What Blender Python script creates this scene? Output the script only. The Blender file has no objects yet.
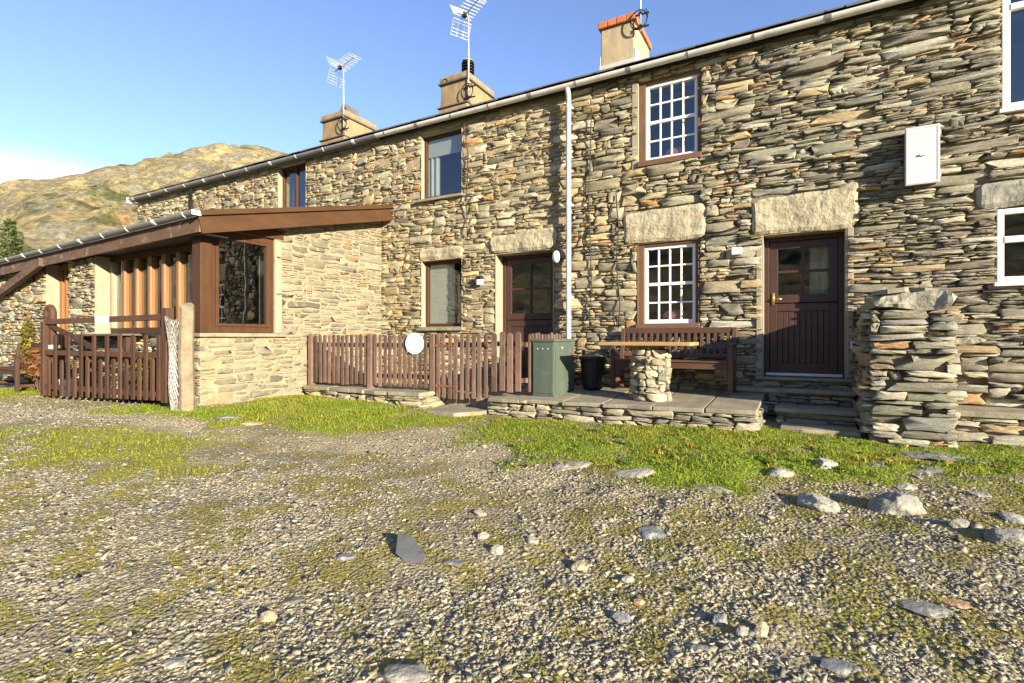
import bpy, bmesh, math, random
import numpy as np
from mathutils import Vector, noise as mnoise, Matrix

SC = bpy.context.scene
COL = SC.collection
R = math.radians
rng = np.random.default_rng(7)
random.seed(7)

# ------------------------------------------------------------------ survey
EZ = 1.45                 # eye height above the gravel under the camera
CY = -7.8                 # camera stands 7.8 m in front of the main facade (Y = 0)
YAW = R(29.3)
FX, FY = -math.sin(YAW), math.cos(YAW)
RX, RY = math.cos(YAW), math.sin(YAW)
F, CX, HZ = 512.0, 512.0, 338.0

def ux(u, Y):             # world X of a sight line on the vertical plane Y
    a = (u - CX) / F
    t = (Y - CY) / (FY + a * RY)
    return t * (FX + a * RX)

def uz(u, v, Y):
    a = (u - CX) / F
    t = (Y - CY) / (FY + a * RY)
    return EZ + (HZ - v) / F * t

def uy(u, X):             # world Y of a sight line on the vertical plane X
    a = (u - CX) / F
    t = X / (FX + a * RX)
    return CY + t * (FY + a * RY)

def uzx(u, v, X):
    a = (u - CX) / F
    t = X / (FX + a * RX)
    return EZ + (HZ - v) / F * t

# ground levels (X, distance from camera plane, height below the eye), interpolated by a thin plate
_g = np.array([
 (0,0,-1.45),(.9,6.3,-1.07),(.2,6.7,-1.08),(-.4,6.0,-1.02),(-2,5.8,-1.08),(-3.9,5.9,-1.12),(-5.5,5.8,-1.02),
 (-7.2,5.7,-.98),(-7.3,4.2,-.955),(-7.6,3.8,-.97),(-10.9,3.6,-1.0),(-14,3.8,-.97),(-3,3,-1.2),(-5,2,-1.15),
 (2.5,6.6,-1.06),(2,3,-1.28),(3,0,-1.47),(-3,-2,-1.5),(-8,1,-1.05),(-12,1,-1.0),(4.5,6,-1.1),(-20,4,-.95),
 (0,3,-1.27),(8,4,-1.3),(8,-4,-1.55),(-15,-5,-1.2),(0,-8,-1.6),(-7,9,-.9),(0,9,-.9),(6,9,-.9),(-17,9,-.9)], float)
def _tps(r):
    r = np.maximum(r, 1e-9); return r * r * np.log(r)
_P = _g[:, :2]; _n = len(_P)
_K = _tps(np.linalg.norm(_P[:, None] - _P[None], axis=2)) + np.eye(_n) * .4
_Q = np.hstack([np.ones((_n, 1)), _P])
_A = np.block([[_K, _Q], [_Q.T, np.zeros((3, 3))]])
_W = np.linalg.solve(_A, np.concatenate([_g[:, 2], np.zeros(3)]))

# value noise in numpy
_lat = np.random.default_rng(3).random((256, 256))
def vnoise(x, y):
    x = np.asarray(x, float); y = np.asarray(y, float)
    xi = np.floor(x).astype(int); yi = np.floor(y).astype(int)
    fx = x - xi; fy = y - yi
    fx = fx * fx * (3 - 2 * fx); fy = fy * fy * (3 - 2 * fy)
    a = _lat[xi % 256, yi % 256]; b = _lat[(xi + 1) % 256, yi % 256]
    c = _lat[xi % 256, (yi + 1) % 256]; d = _lat[(xi + 1) % 256, (yi + 1) % 256]
    return (a * (1 - fx) + b * fx) * (1 - fy) + (c * (1 - fx) + d * fx) * fy
def fbm(x, y, s=1.0, o=4, g=.5):
    t = 0; amp = 1; tot = 0
    for k in range(o):
        t = t + amp * vnoise(np.asarray(x) * s + 17.3 * k, np.asarray(y) * s - 9.1 * k)
        tot += amp; amp *= g; s *= 2.03
    return t / tot

def ground(x, y):
    x = np.atleast_1d(np.asarray(x, float)); y = np.atleast_1d(np.asarray(y, float)) - CY
    xc = np.clip(x, -20, 8); yc = np.clip(y, -8, 9)
    out = np.empty_like(xc)
    for s in range(0, len(xc), 20000):
        q = np.stack([xc[s:s+20000], yc[s:s+20000]], 1)
        r = np.linalg.norm(q[:, None] - _P[None], axis=2)
        out[s:s+20000] = _tps(r) @ _W[:_n] + _W[_n] + q @ _W[_n + 1:]
    far = np.clip((np.hypot(x - xc, y - yc)) / 25, 0, 1)
    z = out * (1 - far) + (-1.1) * far
    z += (fbm(x, y, .9, 3) - .5) * .07 + (fbm(x + 40, y, 4.0, 2) - .5) * .022
    return z + EZ
def gz(x, y): return float(ground(x, y)[0])

def G(u, v):              # a sight line meets the ground
    a = (u - CX) / F; b = (HZ - v) / F
    d = np.array([FX + a * RX, FY + a * RY]); 
    lo, hi = .5, 60.0
    t = 1.0
    for k in range(600):
        p = d * t
        if EZ + b * t < gz(p[0], p[1] + CY): break
        t += .05 if t < 15 else .5
    lo = t - .5; hi = t
    for k in range(18):
        m = (lo + hi) / 2; p = d * m
        if EZ + b * m < gz(p[0], p[1] + CY): hi = m
        else: lo = m
    p = d * hi
    return float(p[0]), float(p[1] + CY)

# ------------------------------------------------------------------ scene helpers
def tag(o, label=None, cat=None, group=None, kind=None):
    if label: o['label'] = label
    if cat: o['category'] = cat
    if group: o['group'] = group
    if kind: o['kind'] = kind
    return o

def thing(name, label, cat, loc=(0, 0, 0), rz=0, group=None):
    o = bpy.data.objects.new(name, None)
    COL.objects.link(o)
    o.empty_display_size = .2
    o.location = loc; o.rotation_euler = (0, 0, rz)
    return tag(o, label, cat, group)

def origin(o):
    v = Vector((0, 0, 0))
    while o is not None:
        v += Vector(o.location); o = o.parent
    return v

class MB:
    """collects shapes for ONE mesh object"""
    def __init__(s, xf=None):
        s.v = []; s.f = []; s.c = []; s.xf = xf or (lambda a, b, c: (a, b, c)); s.col = None
    def pt(s, a, b, c):
        s.v.append(s.xf(a, b, c))
        if s.col is not None: s.c.append(s.col)
        return len(s.v) - 1
    def box(s, x0, x1, y0, y1, z0, z1):
        if x0 > x1: x0, x1 = x1, x0
        if y0 > y1: y0, y1 = y1, y0
        if z0 > z1: z0, z1 = z1, z0
        i = len(s.v)
        for z in (z0, z1):
            for x, y in ((x0, y0), (x1, y0), (x1, y1), (x0, y1)): s.pt(x, y, z)
        for q in ((0,3,2,1),(4,5,6,7),(0,1,5,4),(1,2,6,5),(2,3,7,6),(3,0,4,7)):
            s.f.append(tuple(i + k for k in q))
        return s
    def bar(s, p, q, w, h, up=(0, 0, 1)):
        p = Vector(p); q = Vector(q); d = (q - p).normalized(); up = Vector(up)
        if abs(d.dot(up)) > .99: up = Vector((0, 1, 0))
        a = d.cross(up).normalized() * (w / 2); b = a.cross(d).normalized() * (h / 2)
        i = len(s.v)
        for c in (p, q):
            for k in (-a - b, a - b, a + b, -a + b): s.pt(*(c + k))
        for f in ((0,1,2,3),(7,6,5,4),(0,4,5,1),(1,5,6,2),(2,6,7,3),(3,7,4,0)):
            s.f.append(tuple(i + k for k in f))
        return s
    def tube(s, pts, r, n=8, cap=True):
        pts = [Vector(p) for p in pts]
        rs = r if hasattr(r, '__len__') else [r] * len(pts)
        i0 = len(s.v)
        prev = None
        for k, p in enumerate(pts):
            d = (pts[min(k + 1, len(pts) - 1)] - pts[max(k - 1, 0)]).normalized()
            a = prev if prev is not None else (Vector((0, 0, 1)) if abs(d.z) < .9 else Vector((1, 0, 0)))
            a = (a - d * a.dot(d)).normalized(); prev = a
            b = d.cross(a)
            for j in range(n):
                t = 2 * math.pi * j / n
                s.pt(*(p + (a * math.cos(t) + b * math.sin(t)) * rs[k]))
        for k in range(len(pts) - 1):
            for j in range(n):
                s.f.append((i0 + k*n + j, i0 + k*n + (j+1) % n, i0 + (k+1)*n + (j+1) % n, i0 + (k+1)*n + j))
        if cap:
            s.f.append(tuple(i0 + j for j in reversed(range(n))))
            s.f.append(tuple(i0 + (len(pts)-1)*n + j for j in range(n)))
        return s
    def lathe(s, c, prof, n=20):       # prof: (r, z) rising
        i0 = len(s.v)
        for r_, z in prof:
            for j in range(n):
                t = 2 * math.pi * j / n
                s.pt(c[0] + r_ * math.cos(t), c[1] + r_ * math.sin(t), c[2] + z)
        for k in range(len(prof) - 1):
            for j in range(n):
                s.f.append((i0 + k*n + j, i0 + k*n + (j+1) % n, i0 + (k+1)*n + (j+1) % n, i0 + (k+1)*n + j))
        s.f.append(tuple(i0 + j for j in reversed(range(n))))
        s.f.append(tuple(i0 + (len(prof)-1)*n + j for j in range(n)))
        return s
    def prism(s, poly, y0, y1):        # polygon in (x, z), extruded along y
        i = len(s.v); n = len(poly)
        ar = sum(poly[k][0]*poly[(k+1) % n][1] - poly[(k+1) % n][0]*poly[k][1] for k in range(n))
        if ar < 0: poly = poly[::-1]
        for y in (y0, y1):
            for x, z in poly: s.pt(x, y, z)
        s.f.append(tuple(i + k for k in range(n)))
        s.f.append(tuple(i + n + k for k in reversed(range(n))))
        for k in range(n):
            s.f.append((i + (k+1) % n, i + k, i + n + k, i + n + (k+1) % n))
        return s
    def build(s, name, mat, parent=None, smooth=False, bevel=0, seg=2, local=False, base=None):
        v = np.array(s.v, float).reshape(-1, 3)
        loc = Vector((0, 0, 0))
        if parent is None:
            if base is None:
                mn = v.min(0); mx = v.max(0); base = ((mn[0]+mx[0])/2, (mn[1]+mx[1])/2, mn[2])
            loc = Vector(base)
            if not local: v = v - np.array(loc)
        elif not local:
            v = v - np.array(origin(parent))
        me = bpy.data.meshes.new(name)
        me.from_pydata(v.tolist(), [], s.f)
        if s.c:
            at = me.attributes.new('tint', 'FLOAT_COLOR', 'POINT')
            c = np.ones((len(v), 4), np.float32); c[:, :3] = np.array(s.c, np.float32)
            at.data.foreach_set('color', c.ravel())
        me.validate()
        if smooth: me.polygons.foreach_set('use_smooth', [True] * len(me.polygons))
        if mat: me.materials.append(mat)
        o = bpy.data.objects.new(name, me); COL.objects.link(o)
        o.location = loc
        if parent is not None: o.parent = parent
        if bevel:
            m = o.modifiers.new('bevel', 'BEVEL'); m.width = bevel; m.segments = seg
            m.limit_method = 'ANGLE'; m.angle_limit = R(40)
        return o

def raw_mesh(name, v, tri, cols, mat, parent=None, smooth=False, loc=(0, 0, 0)):
    v = np.asarray(v, np.float32); tri = np.asarray(tri, np.int32)
    me = bpy.data.meshes.new(name)
    k = tri.shape[1]
    me.vertices.add(len(v)); me.vertices.foreach_set('co', v.ravel())
    me.loops.add(tri.size); me.loops.foreach_set('vertex_index', tri.ravel())
    me.polygons.add(len(tri))
    me.polygons.foreach_set('loop_start', np.arange(0, tri.size, k, dtype=np.int32))
    me.polygons.foreach_set('loop_total', np.full(len(tri), k, np.int32))
    if smooth: me.polygons.foreach_set('use_smooth', np.ones(len(tri), bool))
    if cols is not None:
        at = me.attributes.new('tint', 'FLOAT_COLOR', 'POINT')
        c = np.ones((len(v), 4), np.float32); c[:, :3] = cols
        at.data.foreach_set('color', c.ravel())
    me.update(calc_edges=True)
    if mat: me.materials.append(mat)
    o = bpy.data.objects.new(name, me); COL.objects.link(o); o.location = loc
    if parent is not None: o.parent = parent
    return o

# ------------------------------------------------------------------ materials
MATS = {}
def nt(name):
    m = bpy.data.materials.new(name); m.use_nodes = True
    n = m.node_tree; b = n.nodes['Principled BSDF']
    return m, n, b
def N(n, t, **kw):
    x = n.nodes.new(t)
    for k, v in kw.items():
        if hasattr(x, k): setattr(x, k, v)
        else: x.inputs[k].default_value = v
    return x
def ramp(n, pts):
    r = n.nodes.new('ShaderNodeValToRGB'); e = r.color_ramp.elements
    while len(e) < len(pts): e.new(.5)
    for i, (p, c) in enumerate(pts):
        e[i].position = p; e[i].color = (*c, 1) if len(c) == 3 else c
    return r
def mix(n, mode, fac, a, b):
    x = n.nodes.new('ShaderNodeMix'); x.data_type = 'RGBA'; x.blend_type = mode
    L = n.links
    for s, val in ((0, fac), (6, a), (7, b)):
        if hasattr(val, 'is_output'): L.new(val, x.inputs[s])
        elif s == 0: x.inputs[0].default_value = val
        else: x.inputs[s].default_value = (*val, 1)
    return x.outputs[2]

def pmat(name, col=None, rough=.7, var=.25, vs=6.0, bump=.25, bs=35.0, attr=False, metal=0, spec=.35,
         stretch=(1, 1, 1), second=None, s2=3.0, s2lo=.5, s2hi=.65, dist=.01, trans=0, rnd=0):
    if name in MATS: return MATS[name]
    m, n, b = nt(name); L = n.links
    tc = N(n, 'ShaderNodeTexCoord'); mp = N(n, 'ShaderNodeMapping')
    L.new(tc.outputs['Object'], mp.inputs['Vector']); mp.inputs['Scale'].default_value = stretch
    n1 = N(n, 'ShaderNodeTexNoise'); n1.inputs['Scale'].default_value = vs; n1.inputs['Detail'].default_value = 6
    n1.inputs['Roughness'].default_value = .65
    L.new(mp.outputs[0], n1.inputs['Vector'])
    r1 = ramp(n, [(.25, (1 - var,) * 3), (.75, (1 + var,) * 3)])
    L.new(n1.outputs['Fac'], r1.inputs[0])
    if attr:
        a = N(n, 'ShaderNodeAttribute'); a.attribute_name = 'tint'; base = a.outputs['Color']
    else: base = col
    c = mix(n, 'MULTIPLY', 1.0, base if attr else col, r1.outputs[0])
    if second:
        n2 = N(n, 'ShaderNodeTexNoise'); n2.inputs['Scale'].default_value = s2; n2.inputs['Detail'].default_value = 5
        n2.inputs['Roughness'].default_value = .7
        L.new(tc.outputs['Object'], n2.inputs['Vector'])
        r2 = ramp(n, [(s2lo, (0, 0, 0)), (s2hi, (1, 1, 1))]); L.new(n2.outputs['Fac'], r2.inputs[0])
        c = mix(n, 'MIX', r2.outputs[0], c, second)
    if rnd:
        oi = N(n, 'ShaderNodeObjectInfo'); rr = ramp(n, [(0, (1 - rnd, 1 - rnd * .95, 1 - rnd * .85)), (.5, (1, 1, 1)), (1, (1 + rnd * .8, 1 + rnd * .9, 1 + rnd))]); L.new(oi.outputs['Random'], rr.inputs[0])
        c = mix(n, 'MULTIPLY', 1.0, c, rr.outputs[0])
    L.new(c, b.inputs['Base Color'])
    b.inputs['Roughness'].default_value = rough; b.inputs['Metallic'].default_value = metal
    b.inputs['Specular IOR Level'].default_value = spec
    if bump:
        n3 = N(n, 'ShaderNodeTexNoise'); n3.inputs['Scale'].default_value = bs; n3.inputs['Detail'].default_value = 7
        n3.inputs['Roughness'].default_value = .65
        L.new(mp.outputs[0], n3.inputs['Vector'])
        bp = N(n, 'ShaderNodeBump'); bp.inputs['Strength'].default_value = bump; bp.inputs['Distance'].default_value = dist
        L.new(n3.outputs['Fac'], bp.inputs['Height']); L.new(bp.outputs[0], b.inputs['Normal'])
    if trans:
        t = N(n, 'ShaderNodeBsdfTranslucent'); L.new(c, t.inputs['Color'])
        ms = N(n, 'ShaderNodeMixShader'); ms.inputs[0].default_value = trans
        out = n.nodes['Material Output']
        L.new(b.outputs[0], ms.inputs[1]); L.new(t.outputs[0], ms.inputs[2]); L.new(ms.outputs[0], out.inputs['Surface'])
    MATS[name] = m
    return m

M_stone = pmat('slate_rubble', attr=True, rough=.88, var=.45, vs=18, bump=1.0, bs=34, stretch=(1, 1, 4), dist=.013,
               second=(.36, .34, .26), s2=9, s2lo=.60, s2hi=.74)
M_pointed = pmat('pointed_rubble', attr=True, rough=.9, var=.42, vs=18, bump=1.0, bs=34, stretch=(1, 1, 2.5), dist=.013,
               second=(.35, .28, .175), s2=8, s2lo=.54, s2hi=.70)
M_endw = pmat('smeared_rubble', attr=True, rough=.92, var=.22, vs=9, bump=.8, bs=26, stretch=(1, 1, 2.5), dist=.010,
               second=(.275, .232, .15), s2=9, s2lo=.53, s2hi=.66)
M_dark = pmat('joint_earth', (.20, .165, .11), rough=.95, bump=.8, bs=25, dist=.03)
M_mortar = pmat('lime_mortar', (.33, .26, .155), rough=.95, var=.3, vs=5, bump=.9, bs=22, dist=.03)
M_cream_mortar = pmat('cream_mortar', (.275, .232, .15), rough=.95, var=.2, vs=5, bump=.9, bs=22, dist=.02)
M_render = pmat('cream_render', (.30, .255, .18), rough=.9, var=.16, vs=5, bump=.35, bs=40)
M_chim = pmat('chimney_render', (.265, .19, .10), rough=.92, var=.35, stretch=(1, 1, .4), vs=4, bump=.5, bs=25, second=(.22, .19, .13), s2=3.5, s2lo=.6, s2hi=.8)
M_chim2 = pmat('pale_chimney_render', (.36, .29, .18), rough=.92, var=.3, second=(.30, .235, .14), s2=3, s2lo=.52, s2hi=.75, stretch=(1, 1, .4), vs=4, bump=.4, bs=25)
M_lintel = pmat('lintel_stone', (.40, .35, .23), rough=.92, var=.4, vs=6, bump=1.0, bs=14, dist=.035, second=(.30, .275, .20), s2=5, s2lo=.50, s2hi=.68)
M_cap = pmat('cap_stone', (.27, .255, .19), rough=.95, var=.45, vs=9, bump=1.0, bs=16, dist=.04, second=(.40, .37, .28), s2=6, s2lo=.5, s2hi=.66)
M_slate = pmat('roof_slate', (.11, .105, .10), rough=.75, var=.35, vs=4, bump=.6, bs=22)
M_flag = pmat('slate_flag', (.24, .215, .155), rough=.9, var=.4, vs=5, bump=.9, bs=16, second=(.2, .18, .08), s2=4, s2lo=.55, s2hi=.7)
M_white = pmat('white_paint', (.80, .79, .76), rough=.4, var=.05, vs=9, bump=.05)
M_upvc = pmat('white_plastic', (.80, .80, .79), rough=.3, var=.03, bump=0, spec=.5)
M_brown = pmat('brown_frame_stain', (.066, .031, .014), rough=.55, spec=.2, var=.25, vs=8, bump=.2, bs=30, stretch=(1, 1, .2))
M_brownstone = pmat('brown_painted_surround', (.135, .075, .042), rough=.7, var=.2, bump=.3, bs=25)
M_door = pmat('dark_door_paint', (.056, .029, .023), rough=.42, var=.15, bump=.1, stretch=(4, 4, .4))
M_cedar = pmat('cedar_post', (.22, .10, .034), rough=.5, var=.25, vs=7, bump=.2, stretch=(1, 1, .15))
M_fascia = pmat('fascia_board', (.068, .033, .014), rough=.65, spec=.2, var=.3, vs=5, bump=.3, stretch=(1, .25, 1))
M_fasciad = pmat('weathered_fascia', (.11, .065, .04), rough=.75, var=.4, vs=6, bump=.3, stretch=(.3, 1, 1), second=(.30, .22, .15), s2=5, s2lo=.55, s2hi=.7)
M_picket = pmat('faded_picket_stain', (.108, .064, .046), rough=.8, rnd=.4, var=.55, vs=7, bump=.4, bs=30, stretch=(1, 1, .18), second=(.17, .12, .09), s2=5, s2lo=.5, s2hi=.75)
M_gate = pmat('red_brown_gate_stain', (.066, .031, .017), rough=.7, rnd=.3, var=.4, vs=8, bump=.3, stretch=(1, 1, .2))
M_bench = pmat('bench_teak', (.088, .045, .030), rough=.6, rnd=.25, var=.3, vs=8, bump=.25, stretch=(.3, 1, 1))
M_table = pmat('table_oak', (.36, .23, .10), rough=.65, var=.3, vs=8, bump=.3, stretch=(.2, 1, 1))
M_gutter = pmat('grey_white_gutter', (.62, .60, .55), rough=.45, var=.18, vs=5, bump=.1, second=(.30, .28, .22), s2=3, s2lo=.6, s2hi=.8)
M_gutterd = pmat('dark_grey_gutter', (.20, .20, .20), rough=.4, var=.2, vs=4, bump=.05, spec=.5)
M_pipe = pmat('white_pipe', (.46, .44, .39), rough=.5, var=.18, vs=3, bump=.05, second=(.33, .31, .26), s2=2.5, s2lo=.55, s2hi=.75)
M_steel = pmat('galvanised_steel', (.62, .62, .60), rough=.45, var=.1, bump=.05, metal=.6)
M_black = pmat('black_plastic', (.011, .011, .012), rough=.5, var=.2, bump=.1)
M_brass = pmat('dull_brass', (.45, .30, .12), rough=.4, metal=.8, bump=.05)
M_rust = pmat('rusty_iron', (.15, .07, .035), rough=.85, var=.4, vs=30, bump=.4)
M_tile = pmat('orange_clay', (.42, .14, .05), rough=.85, var=.35, vs=7, bump=.4)
M_lead = pmat('lead_flashing', (.45, .44, .40), rough=.6, var=.15, bump=.15)
M_green = pmat('green_cabinet_paint', (.072, .096, .074), rough=.5, var=.22, vs=4, bump=.08, second=(.12, .13, .095), s2=5, s2lo=.56, s2hi=.72, spec=.4, stretch=(1, 1, .3))
M_boxg = pmat('meter_box_white', (.56, .56, .545), rough=.5, var=.07, bump=.04)
M_wire = pmat('wire_mesh', (.42, .40, .36), rough=.5, metal=.5, bump=0)
M_postst = pmat('limewashed_post', (.235, .19, .125), rough=.95, var=.4, vs=8, bump=.8, bs=25, dist=.015)
M_blind = pmat('pale_blind', (.60, .57, .50), rough=.8, var=.06, bump=.1)
M_curtain = pmat('cream_curtain', (.62, .55, .42), rough=.9, var=.15, vs=20, bump=.1)
M_pink = pmat('pink_fabric', (.55, .16, .17), rough=.8, var=.3, vs=30)
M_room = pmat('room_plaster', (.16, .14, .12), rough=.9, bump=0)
M_pot = pmat('terracotta_pot', (.40, .15, .06), rough=.85, var=.2)
M_leaf = pmat('leaf', attr=True, rough=.6, var=.2, bump=0, trans=.35)
M_grass = pmat('grass_blades', attr=True, rough=.65, var=.15, vs=3, bump=0, trans=.45, spec=.2)
M_bark = pmat('bark', (.10, .07, .045), rough=.95, var=.3, bump=.6)
M_gravel = pmat('gravel_chips', attr=True, rough=.85, var=.22, vs=40, bump=.25, bs=90, dist=.004)
M_rock = pmat('field_stone', attr=True, rough=.9, var=.35, vs=9, bump=.9, bs=22, dist=.02, second=(.52, .47, .36), s2=7, s2lo=.56, s2hi=.7)
M_text = pmat('faded_print', (.40, .39, .37), rough=.6, bump=0, var=0)

def glass_mat():
    m = bpy.data.materials.new('window_glass'); m.use_nodes = True
    n = m.node_tree; n.nodes.clear(); L = n.links
    out = N(n, 'ShaderNodeOutputMaterial'); g = N(n, 'ShaderNodeBsdfGlossy'); t = N(n, 'ShaderNodeBsdfTransparent')
    g.inputs['Roughness'].default_value = .015; g.inputs['Color'].default_value = (.95, .97, 1, 1)
    t.inputs['Color'].default_value = (.80, .84, .84, 1)
    lw = N(n, 'ShaderNodeLayerWeight'); lw.inputs['Blend'].default_value = .5
    pw = N(n, 'ShaderNodeMath', operation='POWER'); L.new(lw.outputs['Facing'], pw.inputs[0]); pw.inputs[1].default_value = 4.0
    f = N(n, 'ShaderNodeMath', operation='MULTIPLY_ADD'); L.new(pw.outputs[0], f.inputs[0]); f.inputs[1].default_value = .9; f.inputs[2].default_value = .075
    no = N(n, 'ShaderNodeTexNoise'); no.inputs['Scale'].default_value = 2.2
    tc = N(n, 'ShaderNodeTexCoord'); L.new(tc.outputs['Object'], no.inputs['Vector'])
    bp = N(n, 'ShaderNodeBump'); bp.inputs['Strength'].default_value = .04; bp.inputs['Distance'].default_value = .05
    L.new(no.outputs['Fac'], bp.inputs['Height']); L.new(bp.outputs[0], g.inputs['Normal'])
    mx = N(n, 'ShaderNodeMixShader'); L.new(f.outputs[0], mx.inputs[0]); L.new(t.outputs[0], mx.inputs[1]); L.new(g.outputs[0], mx.inputs[2])
    L.new(mx.outputs[0], out.inputs['Surface'])
    return m
M_glass = glass_mat()
# ------------------------------------------------------------------ rubble masonry
def pack(x0, x1, zb, zt, holes, wfun, hfun, seed, dx=.02, wmin=.07):
    """lay stones upwards, always on the lowest free ledge; holes = (x0,x1,z0,z1)"""
    g = np.random.default_rng(seed)
    n = int(round((x1 - x0) / dx)); xs = x0 + (np.arange(n) + .5) * dx
    H = np.array([zb(x) if callable(zb) else zb for x in xs], float)
    C = np.array([zt(x) if callable(zt) else zt for x in xs], float)
    bl = []
    for a, b, c, d in holes:
        i, j = max(0, int(round((a - x0) / dx))), min(n, int(round((b - x0) / dx)))
        if j > i: bl.append((i, j, c, d))
    def lift():
        ch = True
        while ch:
            ch = False
            for i, j, c, d in bl:
                s = H[i:j]; k = (s >= c - .012) & (s < d)
                if k.any(): s[k] = d; ch = True
    lift()
    out = []
    for it in range(60000):
        act = H < C - .018
        if not act.any(): break
        m = int(np.argmin(np.where(act, H, 1e9))); hm = H[m]
        ok = act & (H <= hm + .014)
        l = m
        while l > 0 and ok[l - 1]: l -= 1
        r = m + 1
        while r < n and ok[r]: r += 1
        xm = xs[m]
        h = hfun(g, xm); w = wfun(g, xm, h)
        k = max(2, int(round(w / dx)))
        if r - l - k < wmin / dx: i, j = l, r
        elif g.random() < .5: i, j = l, l + k
        else: i, j = r - k, r
        if (j - i) * dx > w * 2.2 and j - i > 8: j = i + k
        base = H[i:j].max(); top = base + h
        if i > 0 and abs(top - H[i - 1]) < .022: top = H[i - 1]
        elif j < n and abs(top - H[j]) < .022: top = H[j]
        top = min(top, C[i:j].min())
        for a, b, c, d in bl:
            if a < j and b > i and c >= base - .012 and top > c - .025: top = c if top > c - .025 else top
        if top - base < .014:
            H[i:j] = max(top, base) + .004; lift(); continue
        out.append((x0 + i * dx, x0 + j * dx, base, top))
        H[i:j] = top
        lift()
    return out

_FR = [(0,.14),(.03,.0),(.35,0),(.68,0),(.98,.01),(1,.16),(1,.86),(.97,1),(.62,1),(.3,1),(.03,.99),(0,.84)]
class Stones:
    def __init__(s, xf): s.v = []; s.t = []; s.c = []; s.n = 0; s.xf = xf
    def add(s, x0, x1, z0, z1, col, g, gap=.008, prot=.0, relief=.02, back=.07, tilt=.03):
        w = x1 - x0 - 2 * gap * .6; h = z1 - z0 - gap
        if w < .02 or h < .006: return
        cx = (x0 + x1) / 2; cz = (z0 + z1) / 2
        fr = np.array(_FR); k = len(fr)
        jx = g.normal(0, 1, k) * min(.030, w * .09); jz = g.normal(0, 1, k) * min(.009, h * .10)
        px = (fr[:, 0] - .5) * w + jx; pz = (fr[:, 1] - .5) * h + jz
        sk = g.normal(0, .28); px = px + pz * sk * 2 + np.sign(px) * pz * g.normal(0, .35)
        ta = g.normal(0, tilt); px, pz = px * math.cos(ta) - pz * math.sin(ta), px * math.sin(ta) + pz * math.cos(ta)
        px = np.clip(px, -w / 2 - .008, w / 2 + .008); pz = np.clip(pz, -h / 2 - .004, h / 2 + .004)
        gx, gzz = g.normal(0, .06), g.normal(0, .20)
        def dep(x, z): return prot + gx * x + gzz * z
        V = np.zeros((3 * k + 1, 3))
        ch = min(.006, h * .12)
        V[:k] = np.stack([px, np.full(k, back), pz], 1)
        V[k:2*k] = np.stack([px, -dep(px, pz) + ch * (.7 + .6 * g.random(k)), pz], 1)
        sx = np.sign(px) * np.minimum(abs(px) * .3, ch * 1.3); sz = np.sign(pz) * np.minimum(abs(pz) * .4, ch * .9)
        qx = px - sx; qz = pz - sz
        V[2*k:3*k] = np.stack([qx, -dep(qx, qz) - g.normal(0, relief * .30, k), qz], 1)
        ox = g.normal(0, .15) * w; oz = g.normal(0, .12) * h
        V[3*k] = (ox, -dep(ox, oz) - g.normal(.2, .5) * relief, oz)
        V[:, 0] += cx; V[:, 2] += cz
        b = s.n; T = []
        for r in range(2):
            for i in range(k):
                a, c = b + r*k + i, b + r*k + (i + 1) % k
                T += [(a, c, c + k), (a, c + k, a + k)]
        for i in range(k): T.append((b + 2*k + i, b + 2*k + (i + 1) % k, b + 3*k))
        s.v.append(V); s.t += T; s.n += len(V)
        s.c.append(np.tile(np.asarray(col) * g.normal(1, .018, 3), (len(V), 1)))
    def build(s, name, mat, parent):
        v = np.concatenate(s.v); v = np.array([s.xf(*p) for p in v])
        if parent is not None: v = v - np.array(origin(parent))
        return raw_mesh(name, v, s.t, np.concatenate(s.c), mat, parent)

def pick(g, pal):
    w = np.array([p[0] for p in pal]); i = g.choice(len(pal), p=w / w.sum())
    return np.array(pal[i][1:]) * g.uniform(.78, 1.22) * np.array([.95, .935, .885])
PAL_DRY = [(.30,.265,.250,.192),(.25,.33,.310,.240),(.13,.185,.176,.140),(.09,.37,.295,.175),(.13,.45,.42,.33),(.07,.28,.275,.24),(.04,.40,.26,.13)]
PAL_MID = [(.28,.34,.30,.195),(.22,.275,.252,.178),(.14,.42,.335,.19),(.18,.38,.35,.25),(.11,.20,.188,.145),(.03,.45,.29,.13),(.05,.48,.43,.31)]
PAL_END = [(.32,.205,.185,.130),(.30,.165,.158,.120),(.10,.24,.18,.11),(.2,.215,.205,.155),(.10,.125,.118,.094)]
PAL_PIL = [(.4,.36,.325,.235),(.3,.27,.255,.195),(.2,.42,.375,.27),(.1,.19,.18,.145)]

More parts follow.
